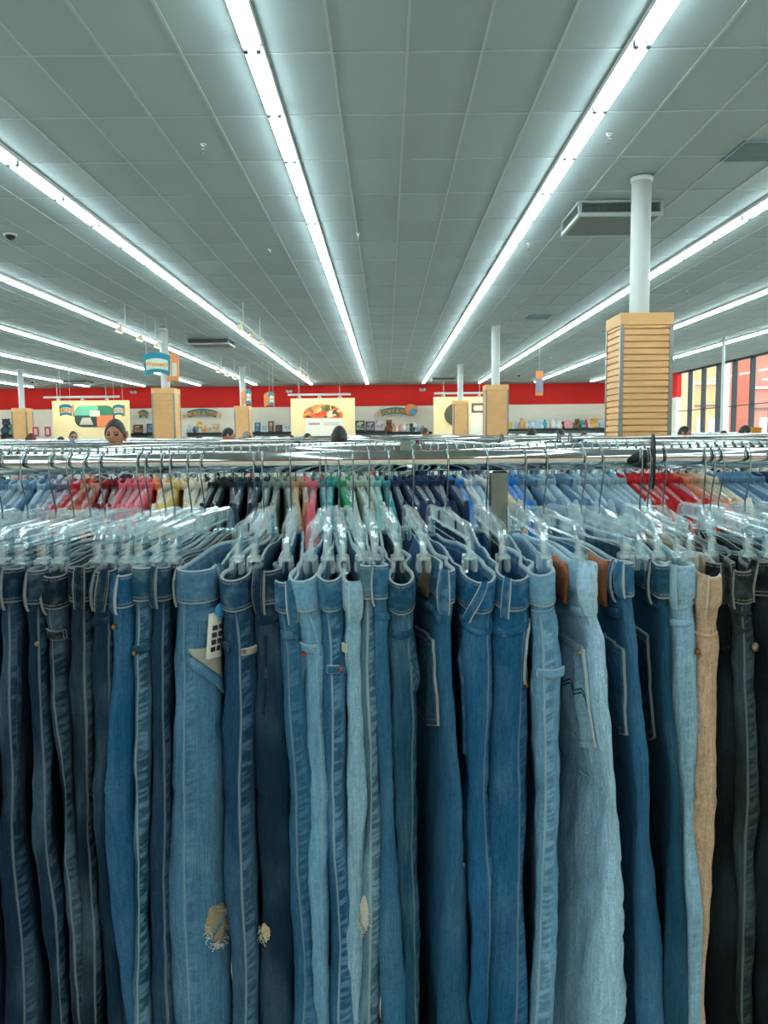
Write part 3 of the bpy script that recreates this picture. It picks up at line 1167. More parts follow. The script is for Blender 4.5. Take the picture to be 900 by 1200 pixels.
def rail(y, z, x0, x1, r, label, posts, cat='clothes rack', joint=None):
    e = empty('garment_rack', ((x0 + x1) / 2, y, 0))
    tag(e, label, cat)
    xm = (x0 + x1) / 2
    MB().tube([(x0 - xm, 0, z), (x1 - xm, 0, z)], r, 40 if y < 2 else 14).build('rail', M['chrome'], e, True)
    for px in posts:
        b = MB()
        w = .024
        b.box((px - xm, .02, (z - r) / 2), (w, w, z - r - .002), bev=.003)
        b.build('post', M['post'], e)
        b = MB().box((px - xm, .02, .02), (.05, .62, .035), bev=.006)
        for s in (-1, 1):
            b.lathe([(.02, 0), (.022, .003), (.022, .012), (.008, .014)], (px - xm, .02 + s * .28, -.001), 12)
        b.build('foot', M['chrome'], e)
    return e


zoff = (x_at(900, RY, RZ) - x_at(0, RY, RZ))
rack = rail(RY, RZ, -1.05, 1.05, RR, 'chrome clothes rack in front that carries the rows of jeans', [-.95, x_at(584, RY + .02, 1.42), .95])
# rail joint bracket
xj = x_at(476, RY, RZ)
b = MB().box((xj, .022, RZ + .005), (.016, .012, .052), bev=.002)
b.box((xj - .006, .018, RZ + .005), (.004, .02, .05), bev=.001)
b.build('joint_plate', M['steel'], rack)

# ------------------------------------------------------------------ hangers
def hook_pts(r=RR, s=1.0, drop=-.078):
    rr = r + .0016
    p = [(-rr * .96, -.010), (-rr, -.004)]
    for i in range(13):
        a = pi * (1 - i / 12)
        p.append((rr * cos(a), rr * sin(a)))
    p += [(rr, -.012), (rr * .98, -.020), (rr * .82, -.029), (rr * .45, -.042), (.003, -.054), (0, -.062), (0, drop)]
    return p


def bar_path():
    p = []
    top, ex, bot, cr = -.076, .163, -.118, .026
    p.append((ex, bot))
    for i in range(7):
        a = i / 6 * pi / 2
        p.append((ex - cr + cr * cos(a), top - cr + cr * sin(a)))
    p.append((.07, top + .001))
    p.append((.03, top + .004))
    return p + [(-x, z) for x, z in reversed(p)]


def low_path():
    top, ex, bot, cr = -.094, .151, -.114, .012
    p = [(ex, bot)]
    for i in range(5):
        a = i / 4 * pi / 2
        p.append((ex - cr + cr * cos(a), top - cr + cr * sin(a)))
    p.append((.05, top))
    return p + [(-x, z) for x, z in reversed(p)]


def make_hanger():
    b = MB()
    bp, lp = bar_path(), low_path()
    b.tube([(x, 0, z) for x, z in bp], .0028, 8, ry=.0055, up=(0, 1, 0))
    b.tube([(x, 0, z) for x, z in lp], .0016, 6, ry=.0042, up=(0, 1, 0))
    web = [(x, z) for x, z in bp] + [(x, z) for x, z in reversed(lp)]
    # web between the two rims, as a strip
    n = 26
    for k in range(n):
        x0, x1 = -.145 + .29 * k / n, -.145 + .29 * (k + 1) / n
        if k in (6, 7, 18, 19):
            continue
        b.box(((x0 + x1) / 2, 0, -.0855), (x1 - x0, .0016, .017))
    b.lathe([(.004, -.066), (.007, -.068), (.008, -.078), (.008, -.094), (.004, -.096)], (0, 0, 0), 12)
    # side ribs down each arm
    for s in (-1, 1):
        b.box((s * .157, 0, -.106), (.011, .0022, .022))
    h = b.build('clip_hanger', M['clear'], None, False)
    MB().tube([(x, 0, z) for x, z in hook_pts()], .00115, 8).build('hook', M['wire'], h, True)
    MB().tube([(-.146, 0, -.1065), (.146, 0, -.1065)], .0011, 6).build('cross_rod', M['clear'], h, True)
    for s in (-1, 1):
        c = MB()
        c.box((s * .158, -.0055, -.123), (.017, .0055, .022), bev=.0018)
        c.box((s * .158, .0055, -.123), (.017, .0055, .022), bev=.0018)
        c.box((s * .158, 0, -.115), (.019, .015, .007), bev=.002)
        c.box((s * .158, -.0085, -.126), (.010, .002, .010), bev=.0008)
        c.box((s * .158, .0085, -.126), (.010, .002, .010), bev=.0008)
        cl = c.build('clip', M['clear'], h)
        v = MB()
        v.box((s * .139, .003, -.104), (.0085, .002, .034), bev=.0008)
        for q in range(5):
            v.box((s * .139, .0045, -.092 - q * .0055), (.0085, .0022, .0016))
        v.build('lever', M['lever'], cl)
        MB().tube([(s * .150, 0, -.121), (s * .136, .002, -.121)], .0012, 6).build('pin', M['wire'], cl, True)
    return h


def clear_blue():
    mt = M['clear'].copy()
    mt.name = 'clear_blue_plastic'
    for n in mt.node_tree.nodes:
        if n.type == 'BSDF_TRANSPARENT':
            n.inputs[0].default_value = (.68, .84, .9, 1)
        if n.type in ('BSDF_DIFFUSE', 'BSDF_TRANSLUCENT'):
            n.inputs[0].default_value = (.35, .52, .6, 1)
    return mt


M['lever'] = clear_blue()
hanger0 = make_hanger()
hanger_used = False


def place_hanger(x, rz, label, group='clip hangers on the front rail'):
    global hanger_used
    o = copy_thing(hanger0) if hanger_used else hanger0
    hanger_used = True
    o.location = (x, RY, RZ)
    o.rotation_euler = (0, 0, rz)
    tag(o, label, 'clothes hanger', group)
    return o


# ------------------------------------------------------------------ jeans
KY = [690, 760, 950, 1190]
PAL = {'navy': (17, 44, 66), 'ink': (13, 32, 48), 'indigo': (24, 57, 82), 'dark': (32, 70, 100), 'mid': (47, 101, 136), 'bright': (30, 92, 134), 'wash': (70, 118, 148),
       'pale': (120, 158, 178), 'light': (144, 182, 203), 'teal': (28, 76, 100), 'blue': (33, 90, 130), 'tan': (190, 162, 134), 'black': (11, 17, 23), 'olive': (34, 42, 43), 'grey': (88, 126, 146), 'sky': (106, 158, 188)}
PATCH_M = plain('tan_leather', (172, 98, 58), .55, var=.25, vscale=120, bump=.4)
PATCH_D = plain('faded_leather', (122, 98, 74), .6, var=.25, vscale=120, bump=.4)
COPPER = plain('copper_rivet', (150, 96, 66), .35, .9)
BRASS = plain('aged_brass', (128, 112, 88), .4, .9)
LINING = plain('pocket_lining', (158, 160, 150), .85, var=.08, vscale=60)


class Jean:
    def __init__(s, name, hook, clip, ytop, knots, col, mode='c', seam=None, sside=1, T=.03, pale=.35, gain=1.0, wthin=1.0, back=0.0, ss=.4, sag=None, label=None, hang=True, thr=(150, 140, 115), short=None, lean=0.0, rough=1.0, flare=0.0, pinch=.62):
        s.name, s.mode, s.Tr, s.seed = name, mode, T, random.random() * 100
        xh = x_at(hook, RY - .018, RZ - .018)
        yc = RY - .158
        for _ in range(3):
            xc = x_at(clip, yc, 1.35)
            dx = max(-.11, min(.11, xc - xh))
            yc = RY - sqrt(.158 ** 2 - dx * dx)
        s.n = Vector((dx, yc - RY)).normalized()          # towards the camera
        # the hook meets the rail's near side; the hanger's axis is behind it
        s.xh = xh - s.n.x * .018
        s.th = atan2(-s.n.x, -s.n.y)                      # direction away from the camera
        s.rz = atan2(s.n.y, s.n.x)
        s.z0 = RZ - .121
        s.yn0 = RY + s.n.y * .185 + back
        s.knL = [k[0] for k in knots]
        s.knR = [k[1] for k in knots]
        zt = z_at(ytop, x_at(clip, s.yn0, 1.34), s.yn0)
        s.sag = .75 * (max(0.0, min(.032, s.z0 - zt)) if sag is None else sag)
        s.col, s.wth = col, wthin
        rgb = PAL[col]
        s.mat = denim(name + '_cloth', rgb, pale, seam, sside, gain, ss=ss)
        s.bmat = band_mat(name + '_band', rgb, .5 if col not in ('navy', 'ink', 'black', 'indigo', 'olive') else .26, gain, thr)
        s.label = label
        s.rough = rough
        s.flare, s.pinch = flare, pinch
        s.pmat = band_mat(name + '_pocket', rgb, .42, gain, thr, ew=.32)
        s.cache = {}

    def frame(s, t):
        key = round(t, 4)
        if key in s.cache:
            return s.cache[key]
        z = s.z0 - t
        bulge = .010 * exp(-((t - .17) / .09) ** 2) - .004 * smooth(.3, .6, t)
        yn = s.yn0 - bulge + .010 * (noise.noise((t * 3.1, s.seed, 0))) * smooth(.05, .3, t)
        _, py = proj((x_at(450, yn, z), yn, z))
        L, R = interp(KY, s.knL, py), interp(KY, s.knR, py)
        xl, xr = x_at(L, yn, z), x_at(R, yn, z)
        phi = atan2((xl + xr) / 2, yn)
        if s.mode == 'c':
            T = max(.012, min(.080, xr - xl))
            xn = (xl + xr) / 2
            th = s.th + (.45 * phi - s.th) * smooth(.06, .34, t)
            th = max(-.5, min(.5, th))
        else:
            T = s.Tr * (.42 + .8 * smooth(.25, .6, t))
            xn = xr - T * .5 * cos(phi) if s.mode == 'r' else xl + T * .5
            W = .105
            sn = 0
            for _ in range(4):
                yf = yn + W * sqrt(1 - sn * sn)
                xe = x_at(L if s.mode == 'r' else R, yf, z) + (T * .35 if s.mode == 'r' else -T * .35)
                sn = max(-.55, min(.55, (xe - xn) / W))
            th = s.th + (math.asin(sn) - s.th) * smooth(-.04, .10, t)
        xn += .0035 * noise.noise((t * 7.0, s.seed, 3.3)) * smooth(.05, .2, t)
        r = (xn, yn, z, T, th)
        s.cache[key] = r
        return r

    def W(s, t):
        if t < .29:
            return (.345 + .03 * smooth(0, .2, t)) * s.wth
        return (.205 - .02 * smooth(.29, .65, t) - .015 * smooth(.6, 1.0, t)) * s.wth

    def pt(s, a, t, W=None, off=0.0, dofs=0.0, Tk=1.0, fold=1.0):
        """a: signed arc length from the near edge (negative: left face); t: distance below the waist"""
        xn, yn, z, T, th = s.frame(t)
        W = W or s.W(t)
        T *= Tk
        rd = min(T * .55, .03)
        ra = 1.35 * (rd + T / 2) * .5 * 1.12
        A = abs(a)
        sg = 1 if a >= 0 else -1
        if A < ra:
            q = A / ra * pi / 2
            d, h = rd * (1 - cos(q)), T / 2 * sin(q)
            nd, nh = -cos(q) / max(rd, 1e-4), sin(q) / max(T / 2, 1e-4)
            l = sqrt(nd * nd + nh * nh)
            nd, nh = nd / l, nh / l
        else:
            d = rd + (A - ra)
            k = min(1, (d - rd) / max(1e-4, W - rd))
            h = T / 2 * (1 - .62 * k ** .8)
            if T > .045:
                h = max(h * (1 - .3 * k), .01)
            nd, nh = 0, 1
        h *= 1 - s.pinch * exp(-((d - .030) / .011) ** 2) * (1 - smooth(.0, .06, t))
        if W - d < .012:
            h *= sqrt(max(.0, 1 - (1 - max(0, W - d) / .012) ** 2))
        if fold:
            P = Vector((a * 17 + s.seed, t * 5.5, s.seed * 1.7 + dofs * 9))
            f1 = noise.noise(P) * .0065 * smooth(.03, .22, t)
            f2 = noise.noise(Vector((a * 42, t * 26 + a * 22, s.seed))) * .0026
            f3 = noise.noise(Vector((a * 90, t * 85 - a * 50, s.seed + 9))) * .0010
            knee = .0028 * noise.noise(Vector((a * 20 + 3, t * 46 + a * 40, s.seed + 5))) * (exp(-((t - .08) / .05) ** 2) + .8 * exp(-((t - .46) / .07) ** 2) + .4 * exp(-((t - .28) / .05) ** 2))
            rg = 1 - abs(noise.noise(Vector((a * 30 + t * 3, t * 5, s.seed + 21))))
            f2 += .0042 * (rg ** 4 - .4) * smooth(.05, .12, t)
            off = off + (f1 + f2 + f3 + knee) * fold * min(1, T / .02) * s.rough
        d2 = max(d + nd * off, -.012) + dofs
        h2 = max(h + nh * off, .0004 if A > .05 else -1)
        if s.flare and d < .04:
            xn += s.flare * (1 - max(0, d) / .04) * (1 - smooth(0, .10, t))
        zz = z - s.sag * max(0, 1 - max(0, d) / .045) ** 1.6 * (1 - smooth(0, .16, t))
        zz += .004 * sin(A * 23 + s.seed) * (1 - smooth(0, .05, t)) * smooth(.02, .06, A)
        if s.mode != 'c' and d2 > .125:
            # past the turned front panel the cloth falls back in line with the hanger
            e = d2 - .125
            return Vector((xn + sin(th) * .125 + sin(s.th) * e + cos(th) * sg * h2, yn + cos(th) * .125 + cos(s.th) * e - sin(th) * sg * h2, zz))
        return Vector((xn + sin(th) * d2 + cos(th) * sg * h2, yn + cos(th) * d2 - sin(th) * sg * h2, zz))

    def arcs(s, smax, nn):
        out = []
        for i in range(nn + 1):
            q = -1 + 2 * i / nn
            out.append(math.copysign(abs(q) ** 1.55, q) * smax)
        return out

    def loft(s, b, t0, t1, dt, Wf, nn, dofs=0.0, Tk=1.0):
        n = max(2, int((t1 - t0) / dt))
        rings, uvs = [], []
        for i in range(n + 1):
            t = t0 + (t1 - t0) * i / n
            W = Wf(t)
            for a in s.arcs(W, nn):
                uvs.append((a, t))
            rings.append([s.pt(a, t, W, 0, dofs, Tk) for a in s.arcs(W, nn)])
        b.loft(rings, caps=False, closed=True, uvs=uvs)

    def patch(s, a0, a1, t0, t1, off, nx, ny, mat, name, parent, shape=None, thick=.0022, lean=0.0):
        """cloth piece lying on the jeans' face between arcs a0..a1"""
        b = MB()
        vs, uvs, fs = [], [], []
        g = {}
        for j in range(-1, ny + 2):
            for i in range(-1, nx + 2):
                ii, jj = min(max(i, 0), nx), min(max(j, 0), ny)
                u, v = ii / nx, jj / ny
                uu, vv = (shape(u, v) if shape else (u, v))
                edge = (i != ii) or (j != jj)
                a = a0 + (a1 - a0) * uu + lean * vv
                t = t0 + (t1 - t0) * vv
                p = s.pt(a, t, None, off - (.0035 if edge else 0))
                g[i, j] = len(vs)
                vs.append(p)
                uvs.append((u, v))
        for j in range(-1, ny + 1):
            for i in range(-1, nx + 1):
                f = (g[i, j], g[i + 1, j], g[i + 1, j + 1], g[i, j + 1])
                fs.append(f if (a1 > a0) else f[::-1])
        b.add(vs, fs, uvs)
        return b.build(name, mat, parent, True)

    def strip(s, path, w, off, mat, name, parent, n=14):
        off = off * (.45 if name == 'yoke_seam' else .7)
        """narrow folded edge following path [(a, t), ...]"""
        b = MB()
        pts = []
        L = len(path) - 1
        for i in range(n + 1):
            q = i / n * L
            k = min(int(q), L - 1)
            f = q - k
            pts.append((path[k][0] + (path[k + 1][0] - path[k][0]) * f, path[k][1] + (path[k + 1][1] - path[k][1]) * f))
        vs, uvs, fs = [], [], []
        for i, (a, t) in enumerate(pts):
            a2, t2 = pts[min(i + 1, n)]
            a1, t1 = pts[max(i - 1, 0)]
            da, dt_ = a2 - a1, t2 - t1
            l = sqrt(da * da + dt_ * dt_) or 1
            na, nt = -dt_ / l, da / l
            for k, (o, e) in enumerate(((-.5, -.003), (-.46, 0), (0, .0008), (.46, 0), (.5, -.003))):
                vs.append(s.pt(a + na * w * o, t + nt * w * o, None, off + e))
                uvs.append((k / 4, .2 + .6 * i / n))
        for i in range(n):
            for k in range(4):
                q = i * 5 + k
                fs.append((q, q + 1, q + 6, q + 5))
        b.add(vs, fs, uvs)
        return b.build(name, mat, parent, True)

    def build(s):
        b = MB()
        s.loft(b, .034, .29, .011, s.W, 52)
        s.loft(b, .286, 1.0, .0145, s.W, 44)
        s.loft(b, .27, .98, .05, lambda t: .17 * s.wth, 14, dofs=.2 * s.wth, Tk=.55)
        o = b.build('jeans', s.mat, None, True)
        tag(o, s.label, 'jeans', 'jeans hanging on the front rail')
        s.o = o
        # waistband: outer face, top edge, inner face
        w = MB()
        rows = [(.041, .0005), (.041, .0026), (.036, .0034), (.02, .0034), (.004, .0034), (.0005, .0028), (-.0008, .0012), (.0005, -.0012), (.01, -.0022), (.045, -.003)]
        vv = [0, 0, .1, .5, .88, .97, 1, .99, .9, .5]
        rings, uvs = [], []
        W = s.W(0)
        arcs = s.arcs(W, 64)
        for (t, of), v in zip(rows, vv):
            rings.append([s.pt(a, max(t, 0), W, of, fold=.6) + Vector((0, 0, -min(t, 0))) for a in arcs])
            uvs += [(.5, v)] * len(arcs)
        w.loft(rings, caps=False, closed=True, uvs=uvs)
        s.band = w.build('waistband', s.bmat, o, True)
        return s

    def loop(s, a, w=.011, l=.052, lean=0.0, mat=None, puff=.0035):
        b = MB()
        vs, uvs, fs = [], [], []
        n = 9
        for i in range(n + 1):
            t = -.002 + l * i / n
            bow = .004 + puff * sin(pi * i / n)
            for k, o in enumerate((-.5, -.45, -.27, .27, .45, .5)):
                of = bow - (.0028 if k in (0, 5) else 0)
                if i in (0, n):
                    of -= .0015
                vs.append(s.pt(a + w * o + lean * i / n, max(t, 0), None, of, fold=.6) + Vector((0, 0, -min(t, 0))))
                uvs.append(((0, .005, .07, .93, .995, 1)[k], .2 + .6 * i / n))
        for i in range(n):
            for k in range(5):
                q = i * 6 + k
                fs.append((q, q + 1, q + 7, q + 6))
        b.add(vs, fs, uvs)
        b.build('belt_loop', mat or s.bmat, s.o, True)

    def rivet(s, a, t, mat=COPPER, r=.0052, name='rivet'):
        p = s.pt(a, t, None, .003)
        e = .004
        da = s.pt(a + e, t, None, .003) - s.pt(a - e, t, None, .003)
        dt_ = s.pt(a, t + e, None, .003) - s.pt(a, t - e, None, .003)
        nn = da.cross(dt_)
        nn.normalize()
        c = s.pt(.0, t, None, -.02)
        if nn.dot(p - c) < 0:
            nn = -nn
        if nn.y > 0:
            nn = -nn
        Mx = Matrix.Translation(p) @ nn.to_track_quat('Z', 'Y').to_matrix().to_4x4()
        MB().lathe([(r, -.002), (r, .0012), (r * .86, .0022), (r * .6, .0018), (r * .45, .0030), (.0004, .0034)], M=Mx, n=14).build(name, mat, s.o, True)

    def back_pocket(s, side, d0, d1, t0, t1, gain=1.0):
        a0, a1 = (side * d0, side * d1)
        m2 = s.pmat
        def shape(u, v):
            return u, v * (1 - .11 * abs(2 * u - 1))
        p = s.patch(a0, a1, t0, t1, .0045, 14, 16, m2, 'back_pocket', s.o, shape)
        return p
JL = []


def J(*a, **k):
    j = Jean(*a, **k).build()
    if k.get('hang', True):
        sh = k.get('short') or k['label']
        place_hanger(j.xh, j.rz, 'clear plastic clip hanger holding the ' + sh)
    JL.append(j)
    return j


def N(s):
    return s


# name, hook px, near clip px, top y, (left, right) at y = 690, 760, 950, 1190
j = J('jean_edge', 24, -27, 662, [(-44, -14), (-46, -10), (-42, -8), (-38, 0)], 'navy', label='dark navy jeans cut off by the left edge of the view', short='navy jeans at the very left edge')
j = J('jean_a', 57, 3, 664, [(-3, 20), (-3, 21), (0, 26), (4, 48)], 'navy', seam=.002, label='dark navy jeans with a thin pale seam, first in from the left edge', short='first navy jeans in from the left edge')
j.loop(-.008)
j.strip([(.014, .075), (.012, .20), (.010, .34)], .006, .002, j.bmat, 'seam_edge', j.o)
j = J('jean_b', 78, 25, 670, [(29, 49), (29, 49), (35, 58), (58, 78)], 'navy', seam=.006, label='narrow navy jeans, second from the left, bending right towards the hem', short='second narrow navy jeans from the left')
j.loop(-.010)
j.rivet(.004, .09, BRASS, .003)
j = J('jean_c', 98, 51, 680, [(46, 75), (54, 77), (68, 86), (84, 112)], 'ink', seam=-.004, label='inky navy jeans with an open folded waistband, third from the left', short='third inky jeans with the open waistband')
j.loop(-.018, lean=.004)
j.patch(-.016, .012, .07, .082, .003, 8, 3, j.bmat, 'pocket_edge', j.o)
j = J('jean_d', 116, 71, 662, [(77, 106), (77, 105), (84, 108), (92, 118)], 'ink', seam=.008, label='dark ink blue jeans, fourth from the left beside the two belt loops', short='fourth dark ink jeans from the left')
j.loop(.002)
j = J('jean_e', 160, 115, 672, [(105, 131), (103, 128), (108, 129), (126, 147)], 'navy', seam=.011, label='navy jeans with two close belt loops on the waistband, left side', short='navy jeans with two belt loops')
j.loop(-.010, lean=-.004)
j.loop(.004, lean=-.004)
j.strip([(-.016, .064), (.010, .062)], .010, .003, j.bmat, 'pocket_edge', j.o)
j = J('jean_f', 170, 130, 678, [(129, 154), (127, 154), (120, 156), (146, 162)], 'bright', seam=None, pale=.25, gain=0.85, label='bright teal blue slim jeans bulging at the thigh, left side', short='bright teal slim jeans')
j.loop(-.007, lean=-.002)
j.rivet(-.006, .066, BRASS, .0035)
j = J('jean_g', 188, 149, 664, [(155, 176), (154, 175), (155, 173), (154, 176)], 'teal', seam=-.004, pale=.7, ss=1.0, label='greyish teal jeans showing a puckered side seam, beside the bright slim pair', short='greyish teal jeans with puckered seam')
j.strip([(-.010, .10), (.012, .098)], .009, .003, j.bmat, 'pocket_edge', j.o)
j.rivet(-.006, .104, BRASS, .003)
j = J('jean_h', 199, 164, 664, [(177, 195), (176, 195), (177, 197), (178, 198)], 'indigo', seam=.006, pale=.15, label='plain dark indigo jeans left of the wide washed pair', short='plain dark indigo jeans')
j.loop(-.006)
j = J('jean_i', 219, 184, 660, [(196, 210), (196, 206), (197, 205), (198, 206)], 'ink', back=.03, label='dark jeans mostly hidden behind the wide washed pair', short='dark jeans hidden behind the washed pair')
# wide washed pair with tag and ripped knee
j = J('jean_k', 235, 203, 656, [(201, 250), (198, 252), (196, 260), (196, 268)], 'wash', seam=-.012, pale=.5, sag=.006, pinch=.3, label='wide washed grey blue jeans with a white size tag and a ripped knee', short='wide washed jeans with the size tag')
j.loop(-.030, lean=-.004)
j.loop(.052)
j.strip([(.000, .058), (.030, .056), (.075, .060)], .014, .003, j.bmat, 'yoke_seam', j.o)
j.patch(-.004, .040, .098, .142, .0025, 8, 6, LINING, 'pocket_lining', j.o, lambda u, v: (u, v * (1 - .9 * (1 - u))))
j.strip([(-.004, .112), (.022, .135), (.046, .158)], .012, .0045, j.bmat, 'pocket_edge', j.o)
# size tag: a white folded strip held by a blue round sticker
tg = j.patch(.018, .036, .055, .112, .007, 4, 8, plain('white_card', (216, 220, 214), .6), 'size_tag', j.o, lean=-.003)
tp = j.pt(.027, .052, None, .012)
MB().lathe([(.009, -.001), (.009, .001), (.0005, .0012)], M=Matrix.Translation(tp) @ Matrix.Rotation(pi / 2, 4, 'X') @ Matrix.Rotation(.9, 4, 'Y'), n=16).build('round_sticker', plain('blue_sticker', (40, 140, 196), .5), tg, True)
bm = plain('black_print', (30, 36, 38), .6)
for q in range(4):
    for w_, a_ in ((.004, .0225), (.003, .029)):
        j.patch(a_ - w_ / 2 - q * .0005, a_ + w_ / 2 - q * .0005, .070 + q * .009, .0755 + q * .009, .0095, 2, 2, bm, 'printed_mark', tg)

def rip(j, a0, a1, t0, t1, col, seed, n=20):
    """torn patch: bare cloth with a ragged outline and frayed threads"""
    rnd = random.Random(seed)
    b = MB()
    ac, tc = (a0 + a1) / 2, (t0 + t1) / 2
    vs, fs, uvs = [j.pt(ac, tc, None, .0035)], [], [(.5, .5)]
    for ring, (k, of) in enumerate(((.5, .0035), (1, .003), (1.06, -.003))):
        for i in range(n):
            q = 2 * pi * i / n
            r = k * (1 + .35 * noise.noise((cos(q) * 1.7, sin(q) * 1.7, seed)))
            vs.append(j.pt(ac + (a1 - a0) / 2 * r * cos(q), tc + (t1 - t0) / 2 * r * sin(q), None, of))
            uvs.append((.5, .5))
    for i in range(n):
        fs.append((0, 1 + i, 1 + (i + 1) % n))
        for r in range(2):
            o = 1 + r * n
            fs.append((o + i, o + n + i, o + n + (i + 1) % n, o + (i + 1) % n))
    b.add(vs, fs, uvs)
    p = b.build('torn_patch', plain('bare_cloth', col, .9, var=.2, vscale=200), j.o, True)
    th = MB()
    for i in range(int(n * 1.2)):
        q = rnd.uniform(0, 2 * pi)
        r = rnd.uniform(.8, 1.05)
        a, t = ac + (a1 - a0) / 2 * r * cos(q), tc + (t1 - t0) / 2 * r * sin(q)
        pts = []
        for k in range(4):
            pts.append(j.pt(a + rnd.uniform(-.004, .004), t + k * rnd.uniform(.001, .003), None, .004 + k * .0012))
        th.tube(pts, .0005, 4)
    th.build('frayed_thread', plain('frayed_cotton', (206, 204, 190), .9), p)
    return p


rip(j, .010, .038, .435, .490, (146, 136, 112), 4)
j.strip([(.012, .482), (.036, .452)], .004, .005, j.bmat, 'torn_edge', j.o)

j = J('jean_l', 297, 278, 674, [(263, 297), (259, 299), (260, 300), (270, 302)], 'dark', seam=.002, pale=.3, ss=0.7, flare=-.010, pinch=.35, label='dark denim jeans with a frayed coin pocket and pale side seam', short='dark jeans with the frayed coin pocket', sag=.022)
j.strip([(-.022, .094), (-.012, .096)], .012, .004, j.bmat, 'pocket_edge', j.o)
j.patch(.004, .030, .094, .103, .0045, 6, 3, band_mat('worn_edge', (150, 150, 134), .6), 'coin_pocket_edge', j.o)
j.rivet(.007, .098, BRASS, .003)
j.strip([(-.002, .044), (-.008, .060), (-.010, .094)], .005, .003, j.bmat, 'seam_edge', j.o)
j = J('jean_m', 307, 299, 672, [(296, 328), (297, 331), (300, 342), (302, 346)], 'navy', seam=None, pale=.2, label='dark navy jeans with one broad belt loop at the front edge', short='dark navy jeans with the broad belt loop')
j.loop(-.008, w=.014, l=.056)
j.strip([(-.012, .062), (.018, .060)], .012, .003, j.bmat, 'yoke_seam', j.o)
j.strip([(-.002, .08), (-.004, .14), (-.008, .18)], .004, .003, j.bmat, 'pocket_edge', j.o)
rip(j, -.020, -.008, .462, .482, (196, 178, 130), 9, 12)
j = J('jean_n', 340, 337, 676, [(324, 353), (327, 355), (338, 370), (343, 378)], 'mid', seam=-.006, pale=.3, gain=0.95, flare=-.006, pinch=.3, label='medium blue jeans with a dark puckered front, left of centre', short='medium blue jeans with the puckered front', sag=.026)
j.loop(.006, l=.06)
j.strip([(-.012, .075), (.004, .072)], .012, .003, j.bmat, 'pocket_edge', j.o)
j.strip([(.006, .072), (.014, .10), (.014, .14)], .004, .003, j.bmat, 'pocket_edge', j.o)
j.rivet(.014, .105, plain('red_thread', (180, 66, 52), .7), .003, 'bar_tack')
j = J('jean_p', 375, 364, 672, [(346, 380), (351, 381), (360, 383), (366, 388)], 'sky', seam=.006, pale=.5, gain=1.0, flare=-.012, pinch=.25, label='washed blue jeans whose wide waistband flares left, left of centre', short='washed jeans with the flared waistband', sag=.024)
j.patch(-.016, .006, .088, .099, .004, 6, 3, j.bmat, 'pocket_edge', j.o)
j.strip([(.006, .048), (.008, .095)], .004, .003, j.bmat, 'seam_edge', j.o)
j = J('jean_q', 382, 386, 670, [(377, 405), (377, 405), (380, 411), (386, 417)], 'mid', seam=-.004, sside=1, pale=.4, ss=1.0, flare=-.006, pinch=.45, label='mid blue jeans with a pocket mouth low on the hip and a pale seam', short='mid blue jeans with the low pocket mouth', sag=.024)
j.patch(-.009, .006, .118, .129, .003, 5, 3, band_mat('pale_flap', PAL['mid'], .7), 'pocket_edge', j.o)
j.strip([(.006, .120), (.012, .128), (.022, .120)], .006, .004, j.bmat, 'pocket_edge', j.o)
j.rivet(.007, .123, plain('red_tack', (170, 90, 60), .7), .0025, 'bar_tack')
j = J('jean_r', 397, 403, 664, [(403, 427), (405, 426), (409, 427), (404, 425)], 'pale', pale=.4, gain=1.3, pinch=.1, label='pale blue jeans with a worn upright belt loop, left of centre', short='pale blue jeans with the worn belt loop', sag=.028)
j.loop(.001, w=.014, l=.055)
j.patch(-.014, -.008, .088, .100, .004, 3, 3, band_mat('pale_bit', (190, 196, 186), .6), 'label_end', j.o)
j = J('jean_s', 414, 426, 660, [(425, 438), (423, 441), (424, 445), (423, 447)], 'grey', seam=-.001, pale=.9, gain=.8, ss=1.0, label='narrow acid washed jeans with a striped seam and frayed knee', short='narrow acid washed jeans')
rip(j, -.012, -.003, .425, .468, (196, 196, 182), 12, 14)
j = J('jean_t', 433, 440, 656, [(435, 454), (437, 456), (441, 465), (449, 475)], 'mid', pale=.25, label='plain medium blue slim jeans just left of the looped waistband', short='plain medium blue slim jeans')
j.loop(-.009, w=.006)
j.strip([(-.006, .062), (.012, .062)], .010, .003, j.bmat, 'yoke_seam', j.o)
j = J('jean_u', 456, 467, 688, [(455, 486), (456, 487), (463, 488), (468, 491)], 'teal', seam=.010, pale=.4, label='dark teal jeans with the waistband sagging open in a loop, centre', short='dark teal jeans with the sagging open waistband', sag=.031)
j.strip([(-.014, .072), (.014, .072)], .014, .003, j.bmat, 'yoke_seam', j.o)
j.strip([(.012, .11), (.018, .14), (.014, .155)], .005, .004, j.bmat, 'pocket_edge', j.o)
j = J('jean_v', 485, 497, 664, [(486, 532), (487, 531), (490, 545), (498, 556)], 'mid', 'r', pale=.2, gain=0.9, T=.034, label='mid dark blue jeans showing a back pocket outlined in pale thread, centre', short='jeans with the pale outlined back pocket', sag=.010)
j.loop(-.004, w=.010, l=.058)
j.strip([(-.090, .062), (-.045, .062), (-.006, .064)], .012, .003, j.bmat, 'yoke_seam', j.o)
j.back_pocket(-1, .022, .100, .094, .215)
j.patch(-.115, -.060, .0, .050, .0055, 6, 5, PATCH_D, 'leather_patch', j.o)
j = J('jean_w', 526, 552, 684, [(538, 578), (546, 578), (549, 577), (552, 572)], 'bright', seam=.010, pale=.25, gain=1.0, flare=.010, pinch=.3, label='bright blue jeans with a slanted belt loop, right of centre', short='bright blue jeans with the slanted loop', sag=.03)
j.loop(.000, w=.009, l=.06, lean=-.016)
j.strip([(-.030, .062), (.0, .070), (.022, .070)], .010, .003, j.bmat, 'yoke_seam', j.o)
